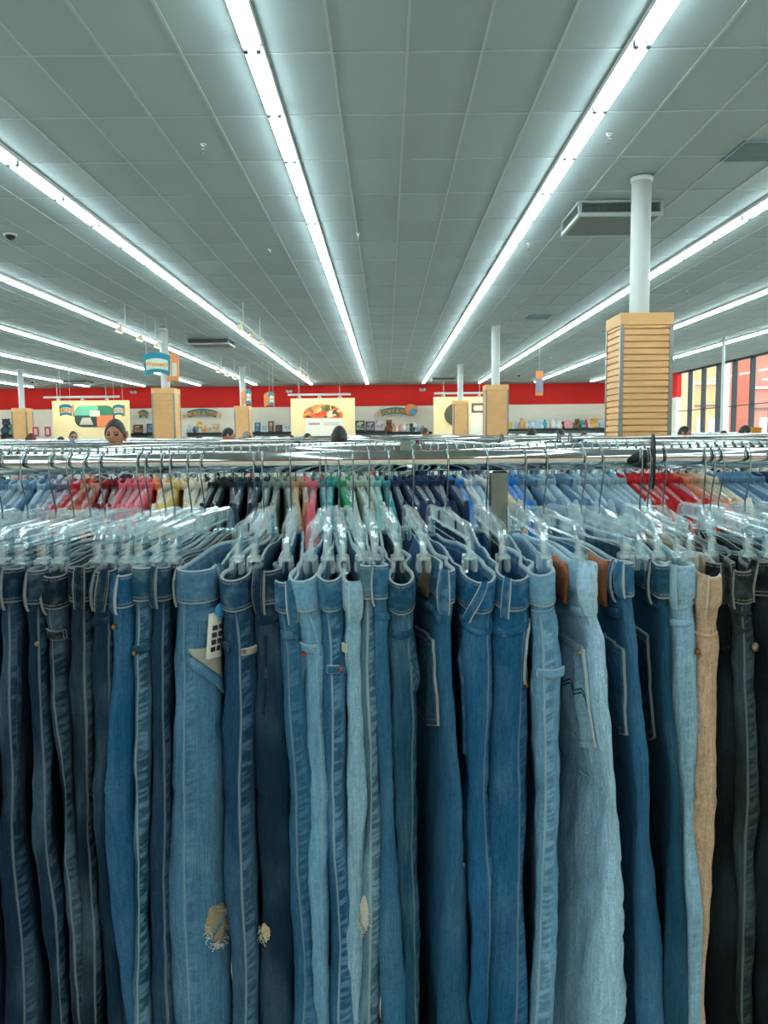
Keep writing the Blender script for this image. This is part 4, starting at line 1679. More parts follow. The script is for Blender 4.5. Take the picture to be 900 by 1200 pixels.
j.strip([(-.050, .10), (-.030, .10), (-.024, .13), (-.022, .24)], .004, .003, j.bmat, 'pocket_edge', j.o)
j = J('jean_x', 572, 589, 684, [(578, 621), (577, 620), (567, 620), (562, 620)], 'blue', seam=.016, pale=.25, flare=.006, pinch=.35, label='wide bright blue jeans with a copper rivet and dark pocket line', short='wide bright blue jeans with the rivet', sag=.026)
j.loop(-.010, w=.009, l=.055)
j.strip([(-.034, .070), (-.010, .075), (.024, .064)], .012, .003, j.bmat, 'yoke_seam', j.o)
j.patch(.022, .034, .065, .150, .003, 4, 10, band_mat('pale_seam_strip', PAL['sky'], .6), 'seam_strip', j.o)
j.rivet(.028, .150, COPPER, .0056)
j.back_pocket(-1, .040, .14, .098, .22)
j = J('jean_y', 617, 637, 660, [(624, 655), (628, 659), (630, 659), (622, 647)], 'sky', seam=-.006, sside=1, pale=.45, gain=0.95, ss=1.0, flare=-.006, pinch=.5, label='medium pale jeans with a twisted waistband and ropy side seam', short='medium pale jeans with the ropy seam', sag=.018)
j.patch(-.012, .022, .126, .136, .004, 8, 3, j.bmat, 'pocket_edge', j.o)
j.strip([(-.016, .05), (.016, .046)], .004, .003, j.bmat, 'yoke_seam', j.o)
j = J('jean_z', 642, 680, 646, [(657, 699), (659, 708), (666, 728), (651, 743)], 'light', 'r', pale=.35, T=.036, gain=1.22, label='light blue jeans with a stitched back pocket and brown leather patch', short='light blue jeans with the brown patch', sag=.0, rough=1.5)
j.strip([(-.13, .080), (-.06, .070), (-.012, .062)], .013, .003, j.bmat, 'yoke_seam', j.o)
j.loop(-.004, w=.013, l=.066, puff=.006)
pk = j.back_pocket(-1, .020, .104, .108, .248)
j.patch(-.128, -.062, .006, .062, .008, 8, 6, PATCH_M, 'leather_patch', j.o, lambda u, v: (u + .10 * sin(v * 5), v))
st_ = plain('blue_stitch', (52, 88, 118), .8)
j.strip([(-.024, .178), (-.043, .163), (-.062, .172), (-.080, .162), (-.100, .172)], .0022, .0065, st_, 'stitching', pk, 30)
j.strip([(-.024, .183), (-.043, .168), (-.062, .177), (-.080, .167), (-.100, .177)], .0022, .0065, st_, 'stitching', pk, 30)
j.patch(-.030, -.022, .111, .114, .0072, 3, 2, plain('orange_tack', (206, 140, 72), .7), 'bar_tack', pk)
j = J('jean_aa', 687, 735, 646, [(700, 742), (706, 750), (725, 766), (738, 783)], 'mid', 'r', pale=.2, gain=1.0, T=.034, label='mid blue jeans with a wide leather patch beside the light pair', short='mid blue jeans with the wide leather patch', sag=.0)
j.strip([(-.10, .078), (-.05, .070), (-.012, .064)], .013, .003, j.bmat, 'yoke_seam', j.o)
j.back_pocket(-1, .020, .100, .108, .232)
lp = j.patch(-.110, -.040, .0, .064, .008, 8, 8, PATCH_M, 'leather_patch', j.o, lambda u, v: (u * (1 - .25 * v) + .05 * v, v))
rd = plain('burnt_red_print', (132, 46, 34), .6)
for q, (ua, ub) in enumerate(((.15, .75), (.2, .65), (.15, .6), (.25, .7))):
    for w_ in range(4):
        a_ = -.105 + .052 * (ua + (ub - ua) * w_ / 4)
        j.patch(a_, a_ + .0055, .010 + q * .011, .015 + q * .011, .0098, 2, 2, rd, 'printed_mark', lp)
j.loop(-.034, w=.010, l=.055, puff=.005)
j.loop(-.008, w=.010, l=.045)
j = J('jean_ab', 708, 751, 660, [(745, 783), (747, 787), (762, 800), (781, 807)], 'teal', 'r', pale=.15, gain=.92, T=.026, label='dark slate blue jeans with a fringed belt loop, right of the mid blue pair', short='dark slate jeans with the fringed loop', sag=.004)
j.loop(-.034, w=.011, l=.058)
j.strip([(-.07, .058), (-.03, .056), (-.008, .056)], .006, .003, j.bmat, 'yoke_seam', j.o)
j.back_pocket(-1, .050, .11, .100, .25)
j = J('jean_ac', 753, 768, 656, [(772, 786), (776, 792), (784, 800), (796, 808)], 'ink', back=.035, label='dark jeans mostly hidden behind the bleached pair', short='dark jeans hidden behind the bleached pair')
j = J('jean_ad', 763, 792, 658, [(784, 816), (787, 818), (797, 822), (806, 823)], 'pale', seam=.010, sside=-1, pale=.9, gain=1.3, label='bleached pale blue jeans with blue stains, beside the tan trousers', short='bleached pale jeans', sag=.006)
j.loop(-.010, w=.008, l=.056)
j.strip([(-.016, .052), (.016, .048)], .005, .003, j.bmat, 'yoke_seam', j.o)
j.strip([(-.016, .072), (.012, .070)], .009, .003, j.bmat, 'yoke_seam', j.o)
j.rivet(.014, .108, COPPER, .0042)
j = J('jean_ae', 781, 806, 672, [(813, 842), (818, 842), (818, 838), (820, 826)], 'tan', pale=.1, thr=(186, 150, 110), flare=.008, pinch=.2, label='tan cotton trousers, the only light brown pair on the rail', short='tan trousers', sag=.024)
j.loop(-.008, w=.010, l=.06)
j.strip([(-.014, .080), (.014, .080)], .005, .003, j.bmat, 'yoke_seam', j.o)
j = J('jean_af', 827, 828, 650, [(830, 861), (838, 862), (838, 868), (828, 872)], 'black', pale=.08, label='black jeans right of the tan trousers', short='black jeans right of the tan pair', sag=.004)
j.loop(.004)
j.strip([(-.012, .11), (.016, .106)], .005, .003, j.bmat, 'pocket_edge', j.o)
j = J('jean_ag', 838, 874, 658, [(857, 885), (861, 888), (866, 890), (859, 883)], 'olive', seam=-.002, sside=1, pale=0.25, ss=0.3, label='faded charcoal jeans with a metal rivet, second black pair from right', short='faded charcoal jeans', sag=.016)
j.loop(-.012, w=.007)
j.strip([(-.014, .052), (.014, .058)], .006, .003, j.bmat, 'yoke_seam', j.o)
j.strip([(-.013, .076), (-.002, .080)], .010, .003, j.bmat, 'pocket_edge', j.o)
j.rivet(.010, .100, BRASS, .0058)
j = J('jean_ah', 849, 899, 654, [(884, 906), (887, 911), (891, 918), (892, 926)], 'black', pale=.1, label='blue black jeans at the right edge of the view', short='blue black jeans at the right edge')
j.loop(-.010, lean=-.006)
j = J('jean_ai', 880, 925, 654, [(912, 936), (915, 940), (921, 948), (928, 956)], 'ink', label='dark jeans just past the right edge', short='dark jeans just past the right edge')

for i, c in enumerate(['indigo', 'mid', 'teal', 'sky', 'dark', 'blue']):
    q = 30 * i
    J('jean_r%d' % i, 908 + q, 954 + q, 656, [(940 + q, 966 + q), (942 + q, 968 + q), (948 + q, 976 + q), (954 + q, 984 + q)], c, label='%s blue jeans past the right edge of the view, %s beyond the frame' % (c if c not in ('blue',) else 'plain', WORD[i]), short='%s jeans past the right edge' % WORD[i])
for i, c in enumerate(['dark', 'navy', 'mid', 'ink', 'wash']):
    q = -30 * i
    J('jean_s%d' % i, -6 + q, -58 + q, 660, [(-78 + q, -50 + q), (-80 + q, -48 + q), (-80 + q, -46 + q), (-78 + q, -40 + q)], c, label='%s blue jeans past the left edge of the view, %s beyond the frame' % (c, WORD[i]), short='%s jeans past the left edge' % WORD[i])

# size divider disc, a round plate hung over the rail
xd = x_at(765, RY, RZ)
n = 28
dv = MB()
o_, i_ = [], []
for k in range(n):
    a = 2 * pi * k / n
    o_.append((cos(a) * .040, sin(a) * .040))
    i_.append((cos(a) * .0185, sin(a) * .0185))
prof = []
for hx, ring in ((-.0016, i_), (-.0016, o_), (.0016, o_), (.0016, i_)):
    prof.append([Vector((hx, p[0], p[1])) for p in ring])
prof.append(prof[0])
dv.loft(prof, caps=False)
dv = dv.build('size_divider', M['black'], None, False, (xd, RY, RZ - .004))
dv.rotation_euler = (0, 0, -.26)
tag(dv, 'round black size divider disc on the front rail, right of centre', 'size divider')

# ------------------------------------------------------------------ garments on the rail behind
BY, BZ = 1.98, 1.47
rack2 = rail(BY, BZ, -1.75, 1.75, .016, 'chrome clothes rack standing just behind the jeans', [-1.6, x_at(549, BY + .02, 1.42), 1.6])


def shirt_hanger():
    b = MB()
    n = 20
    b.tube([(-.2 + .4 * i / n, 0, -.072 - .055 * abs(-1 + 2 * i / n) ** 1.25) for i in range(n + 1)], .003, 6, ry=.006, up=(0, 1, 0))
    b.tube([(-.19, 0, -.128), (.19, 0, -.128)], .0025, 6)
    h = b.build('shirt_hanger', M['clear'], None, True)
    MB().tube([(x, 0, z) for x, z in hook_pts(.016)], .0014, 6).build('hook', M['wire'], h, True)
    return h


def garment_mesh(seed, name, mat, sleeve=True, w=.215, drop=.98, lo=False):
    """a top hanging edge on: draped body with sloping shoulders, collar and two sleeves"""
    rnd = random.Random(seed)
    b = MB()
    nu, nt = (14, 12) if lo else (22, 26)
    rings = []
    for j in range(nt + 1):
        t = j / nt
        ring = []
        for side in (1, -1):
            for i in range(nu + 1):
                u = -1 + 2 * i / nu
                u = u if side > 0 else -u
                x = u * (w + .012 * sin(t * 3))
                zt = -.074 - .058 * abs(u) ** 1.25
                z = zt - (drop + zt) * t ** 1.1
                hh = (.006 + .012 * smooth(0, .25, t)) * (1 - abs(u) ** 6) + .001
                v = side * hh + .010 * noise.noise((u * 3.4 + seed, t * 2.2, seed * 1.3)) * smooth(0, .3, t) + .004 * noise.noise((u * 9 + seed, t * 7, seed))
                ring.append((x, v, z))
        rings.append(ring)
    b.loft(rings, caps=True)
    o = b.build(name, mat, None, True)
    if sleeve:
        for s in (-1, 1):
            c = MB()
            pts, ra, rb = [], [], []
            for k in range(10):
                q = k / 9
                pts.append((s * (w - .012 + .028 * smooth(0, .35, q)), .004 * sin(q * 5 + seed), -.128 - .40 * q + .018 * (1 - q)))
                ra.append((.036 - .006 * q) * (.12 + .88 * smooth(-.05, .3, q)))
                rb.append((.019 - .004 * q) * (.12 + .88 * smooth(-.05, .2, q)))
            c.tube(pts, rb, 12, ry=ra, up=(1, 0, 0))
            c.build('sleeve', mat, o, True)
        c = MB()
        c.tube([(.05 * cos(a), .016 * sin(a), -.070 - .012 * abs(cos(a))) for a in [2 * pi * k / 16 for k in range(17)]], .006, 8, ry=.012, up=(0, 0, 1))
        c.build('collar', mat, o, True)
    return o


def cloth(name, rgb, var=.18, plaid=None):
    mt, t, b = new_mat(name)
    n = t.noise(t.coord('Object'), 70, 4, .7)
    n2 = t.noise(t.coord('Object'), 8, 3)
    col = t.scale(lin(rgb), (.72 + n * var + n2 * .5) * .72)
    if plaid:
        x, y, z = t.sep(t.coord('Object'))
        a = t.ss(.35, .5, (x * 22.0).frac()) * .5 + t.ss(.35, .5, (z * 22.0).frac()) * .5
        col = t.mix(a * .8, col, lin(plaid))
    t.put(b.inputs['Base Color'], col)
    b.inputs['Roughness'].default_value = .9
    b.inputs['Specular IOR Level'].default_value = .2
    t.put(b.inputs['Normal'], t.bump(n, .4, .002))
    return mt


GC = {'denim blue': cloth('denim_shirt', (88, 128, 160)), 'pale denim': cloth('pale_denim', (150, 182, 200)), 'purple plaid': cloth('purple_plaid', (112, 96, 124), plaid=(190, 176, 190)),
      'red': cloth('red_flannel', (190, 34, 38)), 'red plaid': cloth('red_plaid', (206, 150, 128), plaid=(170, 44, 44)), 'dark red': cloth('wine', (112, 22, 34)), 'pink': cloth('coral_pink', (226, 108, 122)),
      'orange': cloth('orange_print', (226, 136, 66), .5), 'yellow': cloth('soft_yellow', (222, 192, 116)), 'cream': cloth('cream', (224, 214, 190)), 'black': cloth('charcoal', (30, 38, 42)), 'dark teal': cloth('dark_teal', (40, 66, 76)),
      'grey green': cloth('grey_green', (120, 138, 128)), 'tan': cloth('tan_check', (186, 146, 114)), 'teal': cloth('teal_knit', (58, 150, 156)), 'green': cloth('green', (58, 158, 112)), 'sage': cloth('sage', (176, 196, 178)),
      'aqua': cloth('aqua', (128, 188, 184)), 'navy': cloth('navy_cloth', (30, 52, 84)), 'bright blue': cloth('bright_blue', (38, 124, 206)), 'white': cloth('white_cloth', (214, 220, 222)), 'salmon': cloth('salmon', (224, 140, 106)), 'beige': cloth('beige', (204, 188, 156))}
RUN = [(-30, 'denim blue', 'pale denim'), (12, 'denim blue', 'pale denim'), (40, 'purple plaid', 'purple plaid'), (58, 'red', 'red'), (78, 'red plaid', 'red'), (100, 'dark red', 'red'), (120, 'pink', 'pink'), (165, 'orange', 'orange'),
       (184, 'yellow', 'cream'), (206, 'cream', 'cream'), (240, 'black', 'grey green'), (258, 'black', 'dark teal'), (304, 'grey green', 'grey green'), (338, 'tan', 'tan'), (360, 'purple plaid', 'pink'), (378, 'teal', 'green'), (398, 'green', 'green'),
       (416, 'sage', 'sage'), (440, 'aqua', 'teal'), (474, 'navy', 'navy'), (520, 'navy', 'denim blue'), (552, 'bright blue', 'bright blue'), (566, 'white', 'pale denim'), (592, 'beige', 'beige'), (606, 'bright blue', 'bright blue'), (634, 'denim blue', 'denim blue'),
       (650, 'pale denim', 'denim blue'), (700, 'pale denim', 'pale denim'), (738, 'cream', 'pale denim'), (752, 'pale denim', 'white'), (774, 'red', 'red'), (832, 'red', 'salmon'), (846, 'salmon', 'tan'), (866, 'beige', 'cream'), (892, 'denim blue', 'pale denim'), (935, 'navy', 'denim blue')]
gproto = [garment_mesh(11 + i, 'shirt', GC['red']) for i in range(4)]
for g in gproto:
    tag(g, 'x', 'shirt')
sh0 = shirt_hanger()
ex = [-152 + i * 11.6 for i in range(130)]
ocount = {}
ccount, first, hfirst = {}, [True] * 4, True
rnd = random.Random(21)
rs = []
for px in ex:
    if px > 1050:
        break
    c = None
    for a, c1, c2 in RUN:
        if px >= a:
            c = c1 if rnd.random() < .6 else c2
    if c is None:
        c = 'denim blue'
    rs.append((px, c))
for i, (px, c) in enumerate(rs):
    x = x_at(px, BY - .2, 1.40)
    k = i % 4
    o = copy_thing(gproto[k]) if not first[k] else gproto[k]
    first[k] = False
    rz = -pi / 2 + rnd.uniform(-.10, .10) + .12
    xx = x - sin(.12) * .2
    o.location = (xx, BY, BZ)
    o.rotation_euler = (0, 0, rz)
    s = rnd.uniform(.94, 1.04)
    o.scale = (s, rnd.uniform(.9, 1.2), 1)
    seen = 0 <= px <= 900
    out = 'past the left edge' if px < 0 else 'past the right edge'
    if seen:
        ccount[c] = ccount.get(c, 0) + 1
        nth = (WORD + [ordinal(q) for q in range(21, 99)])[ccount[c] - 1]
    else:
        ocount[out, c] = ocount.get((out, c), 0) + 1
        nth = (WORD + [ordinal(q) for q in range(21, 99)])[ocount[out, c] - 1]
    for q in [o] + KIDS.get(o.name, []):
        set_mat(q, GC[c])
    sub = c if c.split()[-1] != 'plaid' else c
    tag(o, ('%s %s, %s of that colour from the left on the rail behind the jeans' % (sub, 'shirt', nth)) if seen else ('%s shirt on the rail behind, %s of that colour %s' % (sub, nth, out)), 'shirt', 'shirts on the rail behind the jeans')
    h = copy_thing(sh0) if not hfirst else sh0
    hfirst = False
    h.location = (xx, BY, BZ)
    h.rotation_euler = (0, 0, rz)
    tag(h, 'clear hanger under the %s %s shirt %s' % (nth, c, 'on the rail behind' if seen else out), 'clothes hanger', 'hangers on the rail behind the jeans')

# ------------------------------------------------------------------ further racks
def far_rail(y, z, x0, x1, label, posts=()):
    return rail(y, z, x0, x1, .016, label, list(posts))


far_rail(2.75, 1.468, -2.6, .06, 'chrome rack in the third row, left half', [-2.2, -.1])
far_rail(2.75, 1.470, .1, 2.8, 'chrome rack in the third row, right half', [.3, 2.4])
far_rail(4.3, 1.474, -4.2, .1, 'chrome rack in the fourth row, left half', [-3.9, 0])
far_rail(4.3, 1.476, .2, 1.0, 'short chrome rack in the fourth row, centre', [.3, .9])
far_rail(4.3, 1.476, 1.08, 4.6, 'chrome rack in the fourth row, right half', [1.2, 4.2])
hw = None
rnd = random.Random(5)
for y, z, x0, x1, st, nm in ((2.75, 1.469, -1.55, 1.6, .037, 'third'), (4.3, 1.475, -2.4, 2.5, .058, 'fourth')):
    x = x0
    while x < x1:
        if abs(x - .08) > .05:
            h = copy_thing(sh0)
            h.location = (x, y, z)
            h.rotation_euler = (0, 0, -pi / 2 + rnd.uniform(-.25, .25))
            tag(h, 'clear plastic hanger with a steel hook on the %s row of racks' % nm, 'clothes hanger', 'hangers on the %s row of racks' % nm)
        x += st * rnd.uniform(.6, 1.5)
for px, y, z, lb in ((85, 2.75, 1.469, 'blue grey size divider disc on the third row rail, left'), (655, 4.3, 1.478, 'dark grey size divider disc on the fourth row rail, left of a pair'), (668, 4.3, 1.478, 'dark grey size divider disc on the fourth row rail, right of a pair'), (588, 4.3, 1.478, 'small dark size divider disc on the fourth row rail, centre')):
    dd = dv.copy()
    COL.objects.link(dd)
    dd.location = (x_at(px, y, z), y, z + .01)
    dd.rotation_euler = (0, 0, -.5 if px > 450 else .6)
    dd['label'] = lb
    dd.material_slots[0].link = 'OBJECT'
    dd.material_slots[0].material = M['slate'] if 'blue' in lb else M['black']

far0 = garment_mesh(51, 'garment', GC['white'], sleeve=False, lo=True, drop=.9)
far1 = garment_mesh(52, 'garment', GC['white'], sleeve=False, lo=True, drop=.8)
FC = ['pale denim', 'white', 'denim blue', 'navy', 'pale denim', 'white', 'black', 'sage', 'aqua', 'pink', 'dark teal', 'cream', 'grey green', 'red', 'pale denim', 'denim blue']
ff = [True, True]
for y, z, x0, x1, st, nm in ((8.6, 1.50, -4.4, 4.6, .10, 'fifth'), (13.0, 1.535, -6.6, 6.6, .14, 'sixth')):
    far_rail(y, z, x0, x1, 'long chrome rack in the %s row, far back' % nm, [x0 + .2, (x0 + x1) / 2, x1 - .2])
    x = x0 + .05
    while x < x1:
        k = rnd.randrange(2)
        o = copy_thing((far0, far1)[k]) if not ff[k] else (far0, far1)[k]
        ff[k] = False
        c = rnd.choice(FC)
        set_mat(o, GC[c])
        o.location = (x, y, z)
        o.scale = (1.05, 2.2, 1)
        o.rotation_euler = (0, 0, -pi / 2 + rnd.uniform(-.3, .3))
        tag(o, '%s garment hanging in the %s row of racks' % (c, nm), 'garment', '%s garments in the %s row of racks' % (c, nm))
        x += st * rnd.uniform(.7, 1.3)
# rows beyond, too far to count
for y, z, x0, x1, nm in ((17.5, 1.56, -9, 9.5, 'seventh'), (22.5, 1.60, -14, 10, 'eighth'), (28.0, 1.64, -17, 12.5, 'ninth'), (36, 1.70, -19, 12.5, 'tenth')):
    far_rail(y, z, x0, x1, 'long chrome rack in the %s row near the far wall' % nm, [x0 + .2, (x0 + x1) / 2, x1 - .2])
    mb = MB()
    x = x0
    mats = [GC[c] for c in FC]
    while x < x1:
        mb.mi = rnd.randrange(len(mats))
        a, w = rnd.uniform(-.4, .4), rnd.uniform(.03, .07)
        rot = Matrix.Translation((x, y, z)) @ Matrix.Rotation(a, 4, 'Z')
        zt, zb2 = -.04 + rnd.uniform(-.02, .02), -rnd.uniform(.8, 1.0)
        rings = []
        for q in range(6):
            t = q / 5
            rings.append([rot @ Vector((cx * (w * (.35 + .65 * min(1, t * 4))), cy * (.09 + .14 * min(1, t * 3)), zt + (zb2 - zt) * t ** 1.6)) for cx, cy in ((-1, -.6), (-.5, -1), (.5, -1), (1, -.6), (1, .6), (.5, 1), (-.5, 1), (-1, .6))])
        mb.loft(rings)
        x += rnd.uniform(.07, .16)
    o = mb.build('hanging_clothes', mats)
    tag(o, 'packed clothes hanging on the %s row of racks near the far wall' % nm, 'clothes', None, 'stuff')

# small red and white price cards on top of the racks
for px, py, lb in ((42, 506, 'red and white price card on a rack top, left one of a pair'), (56, 506, 'red and white price card on a rack top, right one of a pair')):
    y = 13.0
    x, z = x_at(px, y, 1.7), z_at(py, x_at(px, y, 1.7), y)
    o = MB().box((0, 0, 0), (.1, .012, .16), bev=.004).build('price_card', plain('red_card', (206, 60, 76), .5), None, False, (x, y, z))
    tag(o, lb, 'price card')
    MB().box((.0, -.007, .0), (.05, .004, .10)).build('printed_panel', M['white'], o)
    MB().tube([(0, .004, -.08), (0, .004, 1.535 - z)], .006, 6).build('stem', M['white'], o)

# orange tub on the far right
o = MB().lathe([(.09, 0), (.11, .02), (.125, .17), (.135, .18), (.12, .18), (.11, .03)], (0, 0, 0), 18).build('storage_tub', plain('orange_tub', (240, 160, 60), .5), None, True, (x_at(885, 16, 1.5), 16, 1.502))
tag(o, 'orange tub on a shelf by the windows at the right', 'tub')
sb = MB()
sb.box((0, 0, 1.48), (2.4, .6, .04))
for s in (-1, 1):
    sb.box((s * 1.15, 0, .735), (.05, .55, 1.47))
    sb.box((0, 0, .66 + s * .4), (2.3, .55, .03))
so = sb.build('low_shelf', M['steel'], None, False, (x_at(885, 16, 1.5), 16, 0))
tag(so, 'steel shelf unit under the orange tub at the right', 'shelf')

# ------------------------------------------------------------------ people
def person_mesh(name, arms='down', girl=False, vox=.014):
    """one continuous body about 1.70 m tall, facing -y, then closed into one skin"""
    b = MB()
    k = .93 if girl else 1.0

    def ell(z, rx, ry, cy=0.0, n=20, p=2.0, cx=0.0):
        return [(cx + math.copysign(abs(cos(2 * pi * i / n)) ** (2 / p), cos(2 * pi * i / n)) * rx, cy + math.copysign(abs(sin(2 * pi * i / n)) ** (2 / p), sin(2 * pi * i / n)) * ry, z) for i in range(n)]
    sh = .19 * k
    b.loft([ell(.80, .13, .10), ell(.86, .165, .115, .01), ell(.94, .172 if girl else .165, .12, .015), ell(1.04, .138 * k, .105), ell(1.12, .140 * k, .105), ell(1.24, .162 * k, .118, -.005), ell(1.34, sh * .96, .105, 0, 20, 2.4), ell(1.40, sh * .88, .085, .01, 20, 2.4), ell(1.435, sh * .52, .068, .015), ell(1.46, .062, .062, .012)])
    b.loft([ell(1.42, .062 * k, .064, .012), ell(1.47, .056 * k, .060, .008), ell(1.53, .055 * k, .060, .0)])
    for s in (-1, 1):
        b.tube([(s * .085, .005, .88), (s * .09, 0, .74), (s * .088, -.005, .50), (s * .088, .012, .34), (s * .088, .016, .10), (s * .088, .01, .03)], [.092, .088, .060, .058, .040, .038], 14)
        b.tube([(s * .088, .03, .035), (s * .09, -.05, .035), (s * .095, -.14, .025), (s * .096, -.165, .02)], [.042, .042, .036, .02], 12, ry=[.035, .034, .024, .016])
        if arms == 'down':
            J_ = [(s * (sh - .02), .01, 1.375), (s * (sh + .03), .015, 1.25), (s * (sh + .055), .02, 1.08), (s * (sh + .06), -.03, .95), (s * (sh + .055), -.075, .83)]
            hd = Vector((0, -.25, -1)).normalized()
        else:
            J_ = [(s * (sh - .02), .01, 1.375), (s * (sh + .03), -.02, 1.25), (s * (sh + .04), -.05, 1.10), (s * (sh - .02), -.17, 1.12), (s * (sh - .07), -.30, 1.17)]
            hd = Vector((-s * .3, -1, .2)).normalized()
        b.tube(J_, [.055, .048, .040, .036, .025], 12)
        w = Vector(J_[-1])
        sd = hd.cross(Vector((s, 0, 0))).normalized()
        b.tube([w - hd * .02, w + hd * .04, w + hd * .09], [.026, .036, .034], 10, ry=[.018, .017, .013], up=(1, 0, 0))
        for q, (o_, l_) in enumerate(((-.026, .066), (-.009, .078), (.009, .073), (.026, .058))):
            base = w + hd * .08 + sd * o_
            curl = Vector((-s, 0, 0)) * .016
            b.tube([base, base + hd * l_ * .4, base + hd * l_ * .75 + curl * .5, base + hd * l_ + curl * 1.4], [.0095, .009, .0085, .007], 8)
        tb_ = w + hd * .025 - sd * .03
        b.tube([tb_, tb_ - sd * .022 + hd * .025, tb_ - sd * .024 + hd * .055], [.012, .011, .008], 8)
    # head
    vs, fs = [], []
    nu, nv = 44, 34
    for j in range(nv + 1):
        th = pi * j / nv
        for i in range(nu):
            ph = 2 * pi * i / nu
            x, y, z = sin(th) * sin(ph), -sin(th) * cos(ph), cos(th)
            X, Y, Z = x * .074, y * .094, z * .118
            f = max(0, -y)
            jaw = smooth(.1, -.9, z)
            X *= 1 - .30 * jaw
            Y = Y * (1 - .10 * jaw) - .006 * jaw * f
            if z > -.2:
                Y += .010 * max(0, y)
            az = abs(x)
            # brow, sockets, nose, lips, chin
            Y -= .006 * f * exp(-((z - .13) / .09) ** 2) * exp(-(az / .5) ** 2)
            Y += .011 * f * exp(-((z - .0) / .085) ** 2) * exp(-((az - .36) / .17) ** 2)
            Y -= .006 * f * exp(-((z + .0) / .05) ** 2) * exp(-((az - .36) / .10) ** 2)
            Y -= .020 * f * exp(-((z + .22) / .085) ** 2) * exp(-(az / .13) ** 2) + .009 * f * exp(-((z + .05) / .15) ** 2) * exp(-(az / .09) ** 2)
            Y -= .007 * f * exp(-((z + .50) / .055) ** 2) * exp(-(az / .22) ** 2) + .006 * f * exp(-((z + .60) / .045) ** 2) * exp(-(az / .18) ** 2)
            Y += .003 * f * exp(-((z + .55) / .016) ** 2) * exp(-(az / .24) ** 2)
            Y -= .009 * f * exp(-((z + .85) / .10) ** 2) * exp(-(az / .2) ** 2)
            X *= 1 + .05 * exp(-((z + .15) / .2) ** 2)
            vs.append((X, Y - .012, Z + 1.585))
    for j in range(nv):
        for i in range(nu):
            a, c = j * nu + i, j * nu + (i + 1) % nu
            fs.append((a, a + nu, c + nu, c))
    b.add(vs, fs)
    for s in (-1, 1):
        b.tube([(s * .070, .006, 1.545), (s * .080, .012, 1.565), (s * .086, .016, 1.59), (s * .082, .008, 1.612), (s * .074, -.002, 1.606)], [.007, .009, .011, .010, .006], 8, ry=[.012, .013, .015, .014, .010])
    o = b.build(name, [M['skin'], M['hair'], M['lip']], None, True)
    rm = o.modifiers.new('skin', 'REMESH')
    rm.mode = 'VOXEL'
    rm.voxel_size = vox
    rm.use_smooth_shade = True
    sm = o.modifiers.new('soft', 'SMOOTH')
    sm.factor, sm.iterations = .4, 1 if vox < .01 else 2
    dg = bpy.context.evaluated_depsgraph_get()
    dg.update()
    me = D.meshes.new_from_object(o.evaluated_get(dg))
    me.materials.clear()
    for q in (M['skin'], M['hair'], M['lip'], M['eye']):
        me.materials.append(q)
    for p in me.polygons:
        x, y, z = p.center
        p.use_smooth = True
        p.material_index = 0
        if y < -.06 and z > 1.45:
            if abs(abs(x) - .030) < .014 and abs(z - 1.583) < .0065:
                p.material_index = 3
            elif abs(abs(x) - .030) < .019 and abs(z - 1.605 + (abs(x) - .03) ** 2 * 8) < .0055:
                p.material_index = 1
            elif abs(x) < .024 and abs(z - 1.522) < .009 and y < -.085:
                p.material_index = 2
    old = o.data
    o.modifiers.clear()
    o.data = me
    D.meshes.remove(old)
    me.name = name
    return o


M['skin'] = plain('warm_skin', (176, 122, 94), .55, var=.05, vscale=30)
M['hair'] = plain('dark_hair', (26, 22, 22), .45)
M['lip'] = plain('lips', (138, 76, 68), .5)
M['eye'] = plain('dark_eye', (24, 18, 16), .25)
HM = {'black': M['hair'], 'brown': plain('brown_hair', (74, 50, 36), .5), 'auburn': plain('auburn_hair', (88, 40, 32), .5), 'grey': plain('grey_hair', (140, 138, 134), .5)}


def hair_mesh(style, mat, parent):
    b = MB()
    nu, nv = 40, 22
    lim = {'short': .50, 'pulled': .56, 'long': .60, 'cap': .45}[style]
    vs, fs = [], []
    for lay, g in ((0, 1.09), (1, .97)):
        for j in range(nv + 1):
            for i in range(nu):
                ph = 2 * pi * i / nu
                front = max(0, cos(ph))
                l = pi * (lim - (.25 if style != 'cap' else .08) * front ** 1.5 + .06 * abs(sin(ph)) * 0)
                th = l * j / nv
                x, y, z = sin(th) * sin(ph), -sin(th) * cos(ph), cos(th)
                r = g + (.02 * noise.noise((x * 6, y * 6, z * 6)) if lay == 0 else 0)
                vs.append((x * .076 * r, y * .096 * r - .008, z * .120 * r + 1.585))
    n1 = (nv + 1) * nu
    for lay in (0, 1):
        for j in range(nv):
            for i in range(nu):
                a, c = lay * n1 + j * nu + i, lay * n1 + j * nu + (i + 1) % nu
                fs.append((a, a + nu, c + nu, c) if lay == 0 else (a, c, c + nu, a + nu))
    for i in range(nu):
        a, c = nv * nu + i, nv * nu + (i + 1) % nu
        fs.append((a, a + n1, c + n1, c))
    b.add(vs, fs)
    if style == 'pulled':
        b.lathe([(.001, -.045), (.03, -.035), (.045, 0), (.03, .035), (.001, .045)], (0, .125, 1.60), 14)
    if style == 'long':
        rings = []
        for k in range(9):
            q = k / 8
            z = 1.63 - .42 * q
            ring = []
            for i in range(24):
                a = pi * (-.12 + 1.24 * i / 23)
                ring.append((cos(a) * (.086 + .03 * q + .006 * noise.noise((i * .8, q * 3, 1))), .012 + sin(a) * (.098 + .012 * q), z))
            for i in range(23, -1, -1):
                a = pi * (-.12 + 1.24 * i / 23)
                ring.append((cos(a) * (.072 + .02 * q), .012 + sin(a) * (.078), z))
            rings.append(ring)
        b.loft(rings)
    return b.build('hair', mat, parent, True)


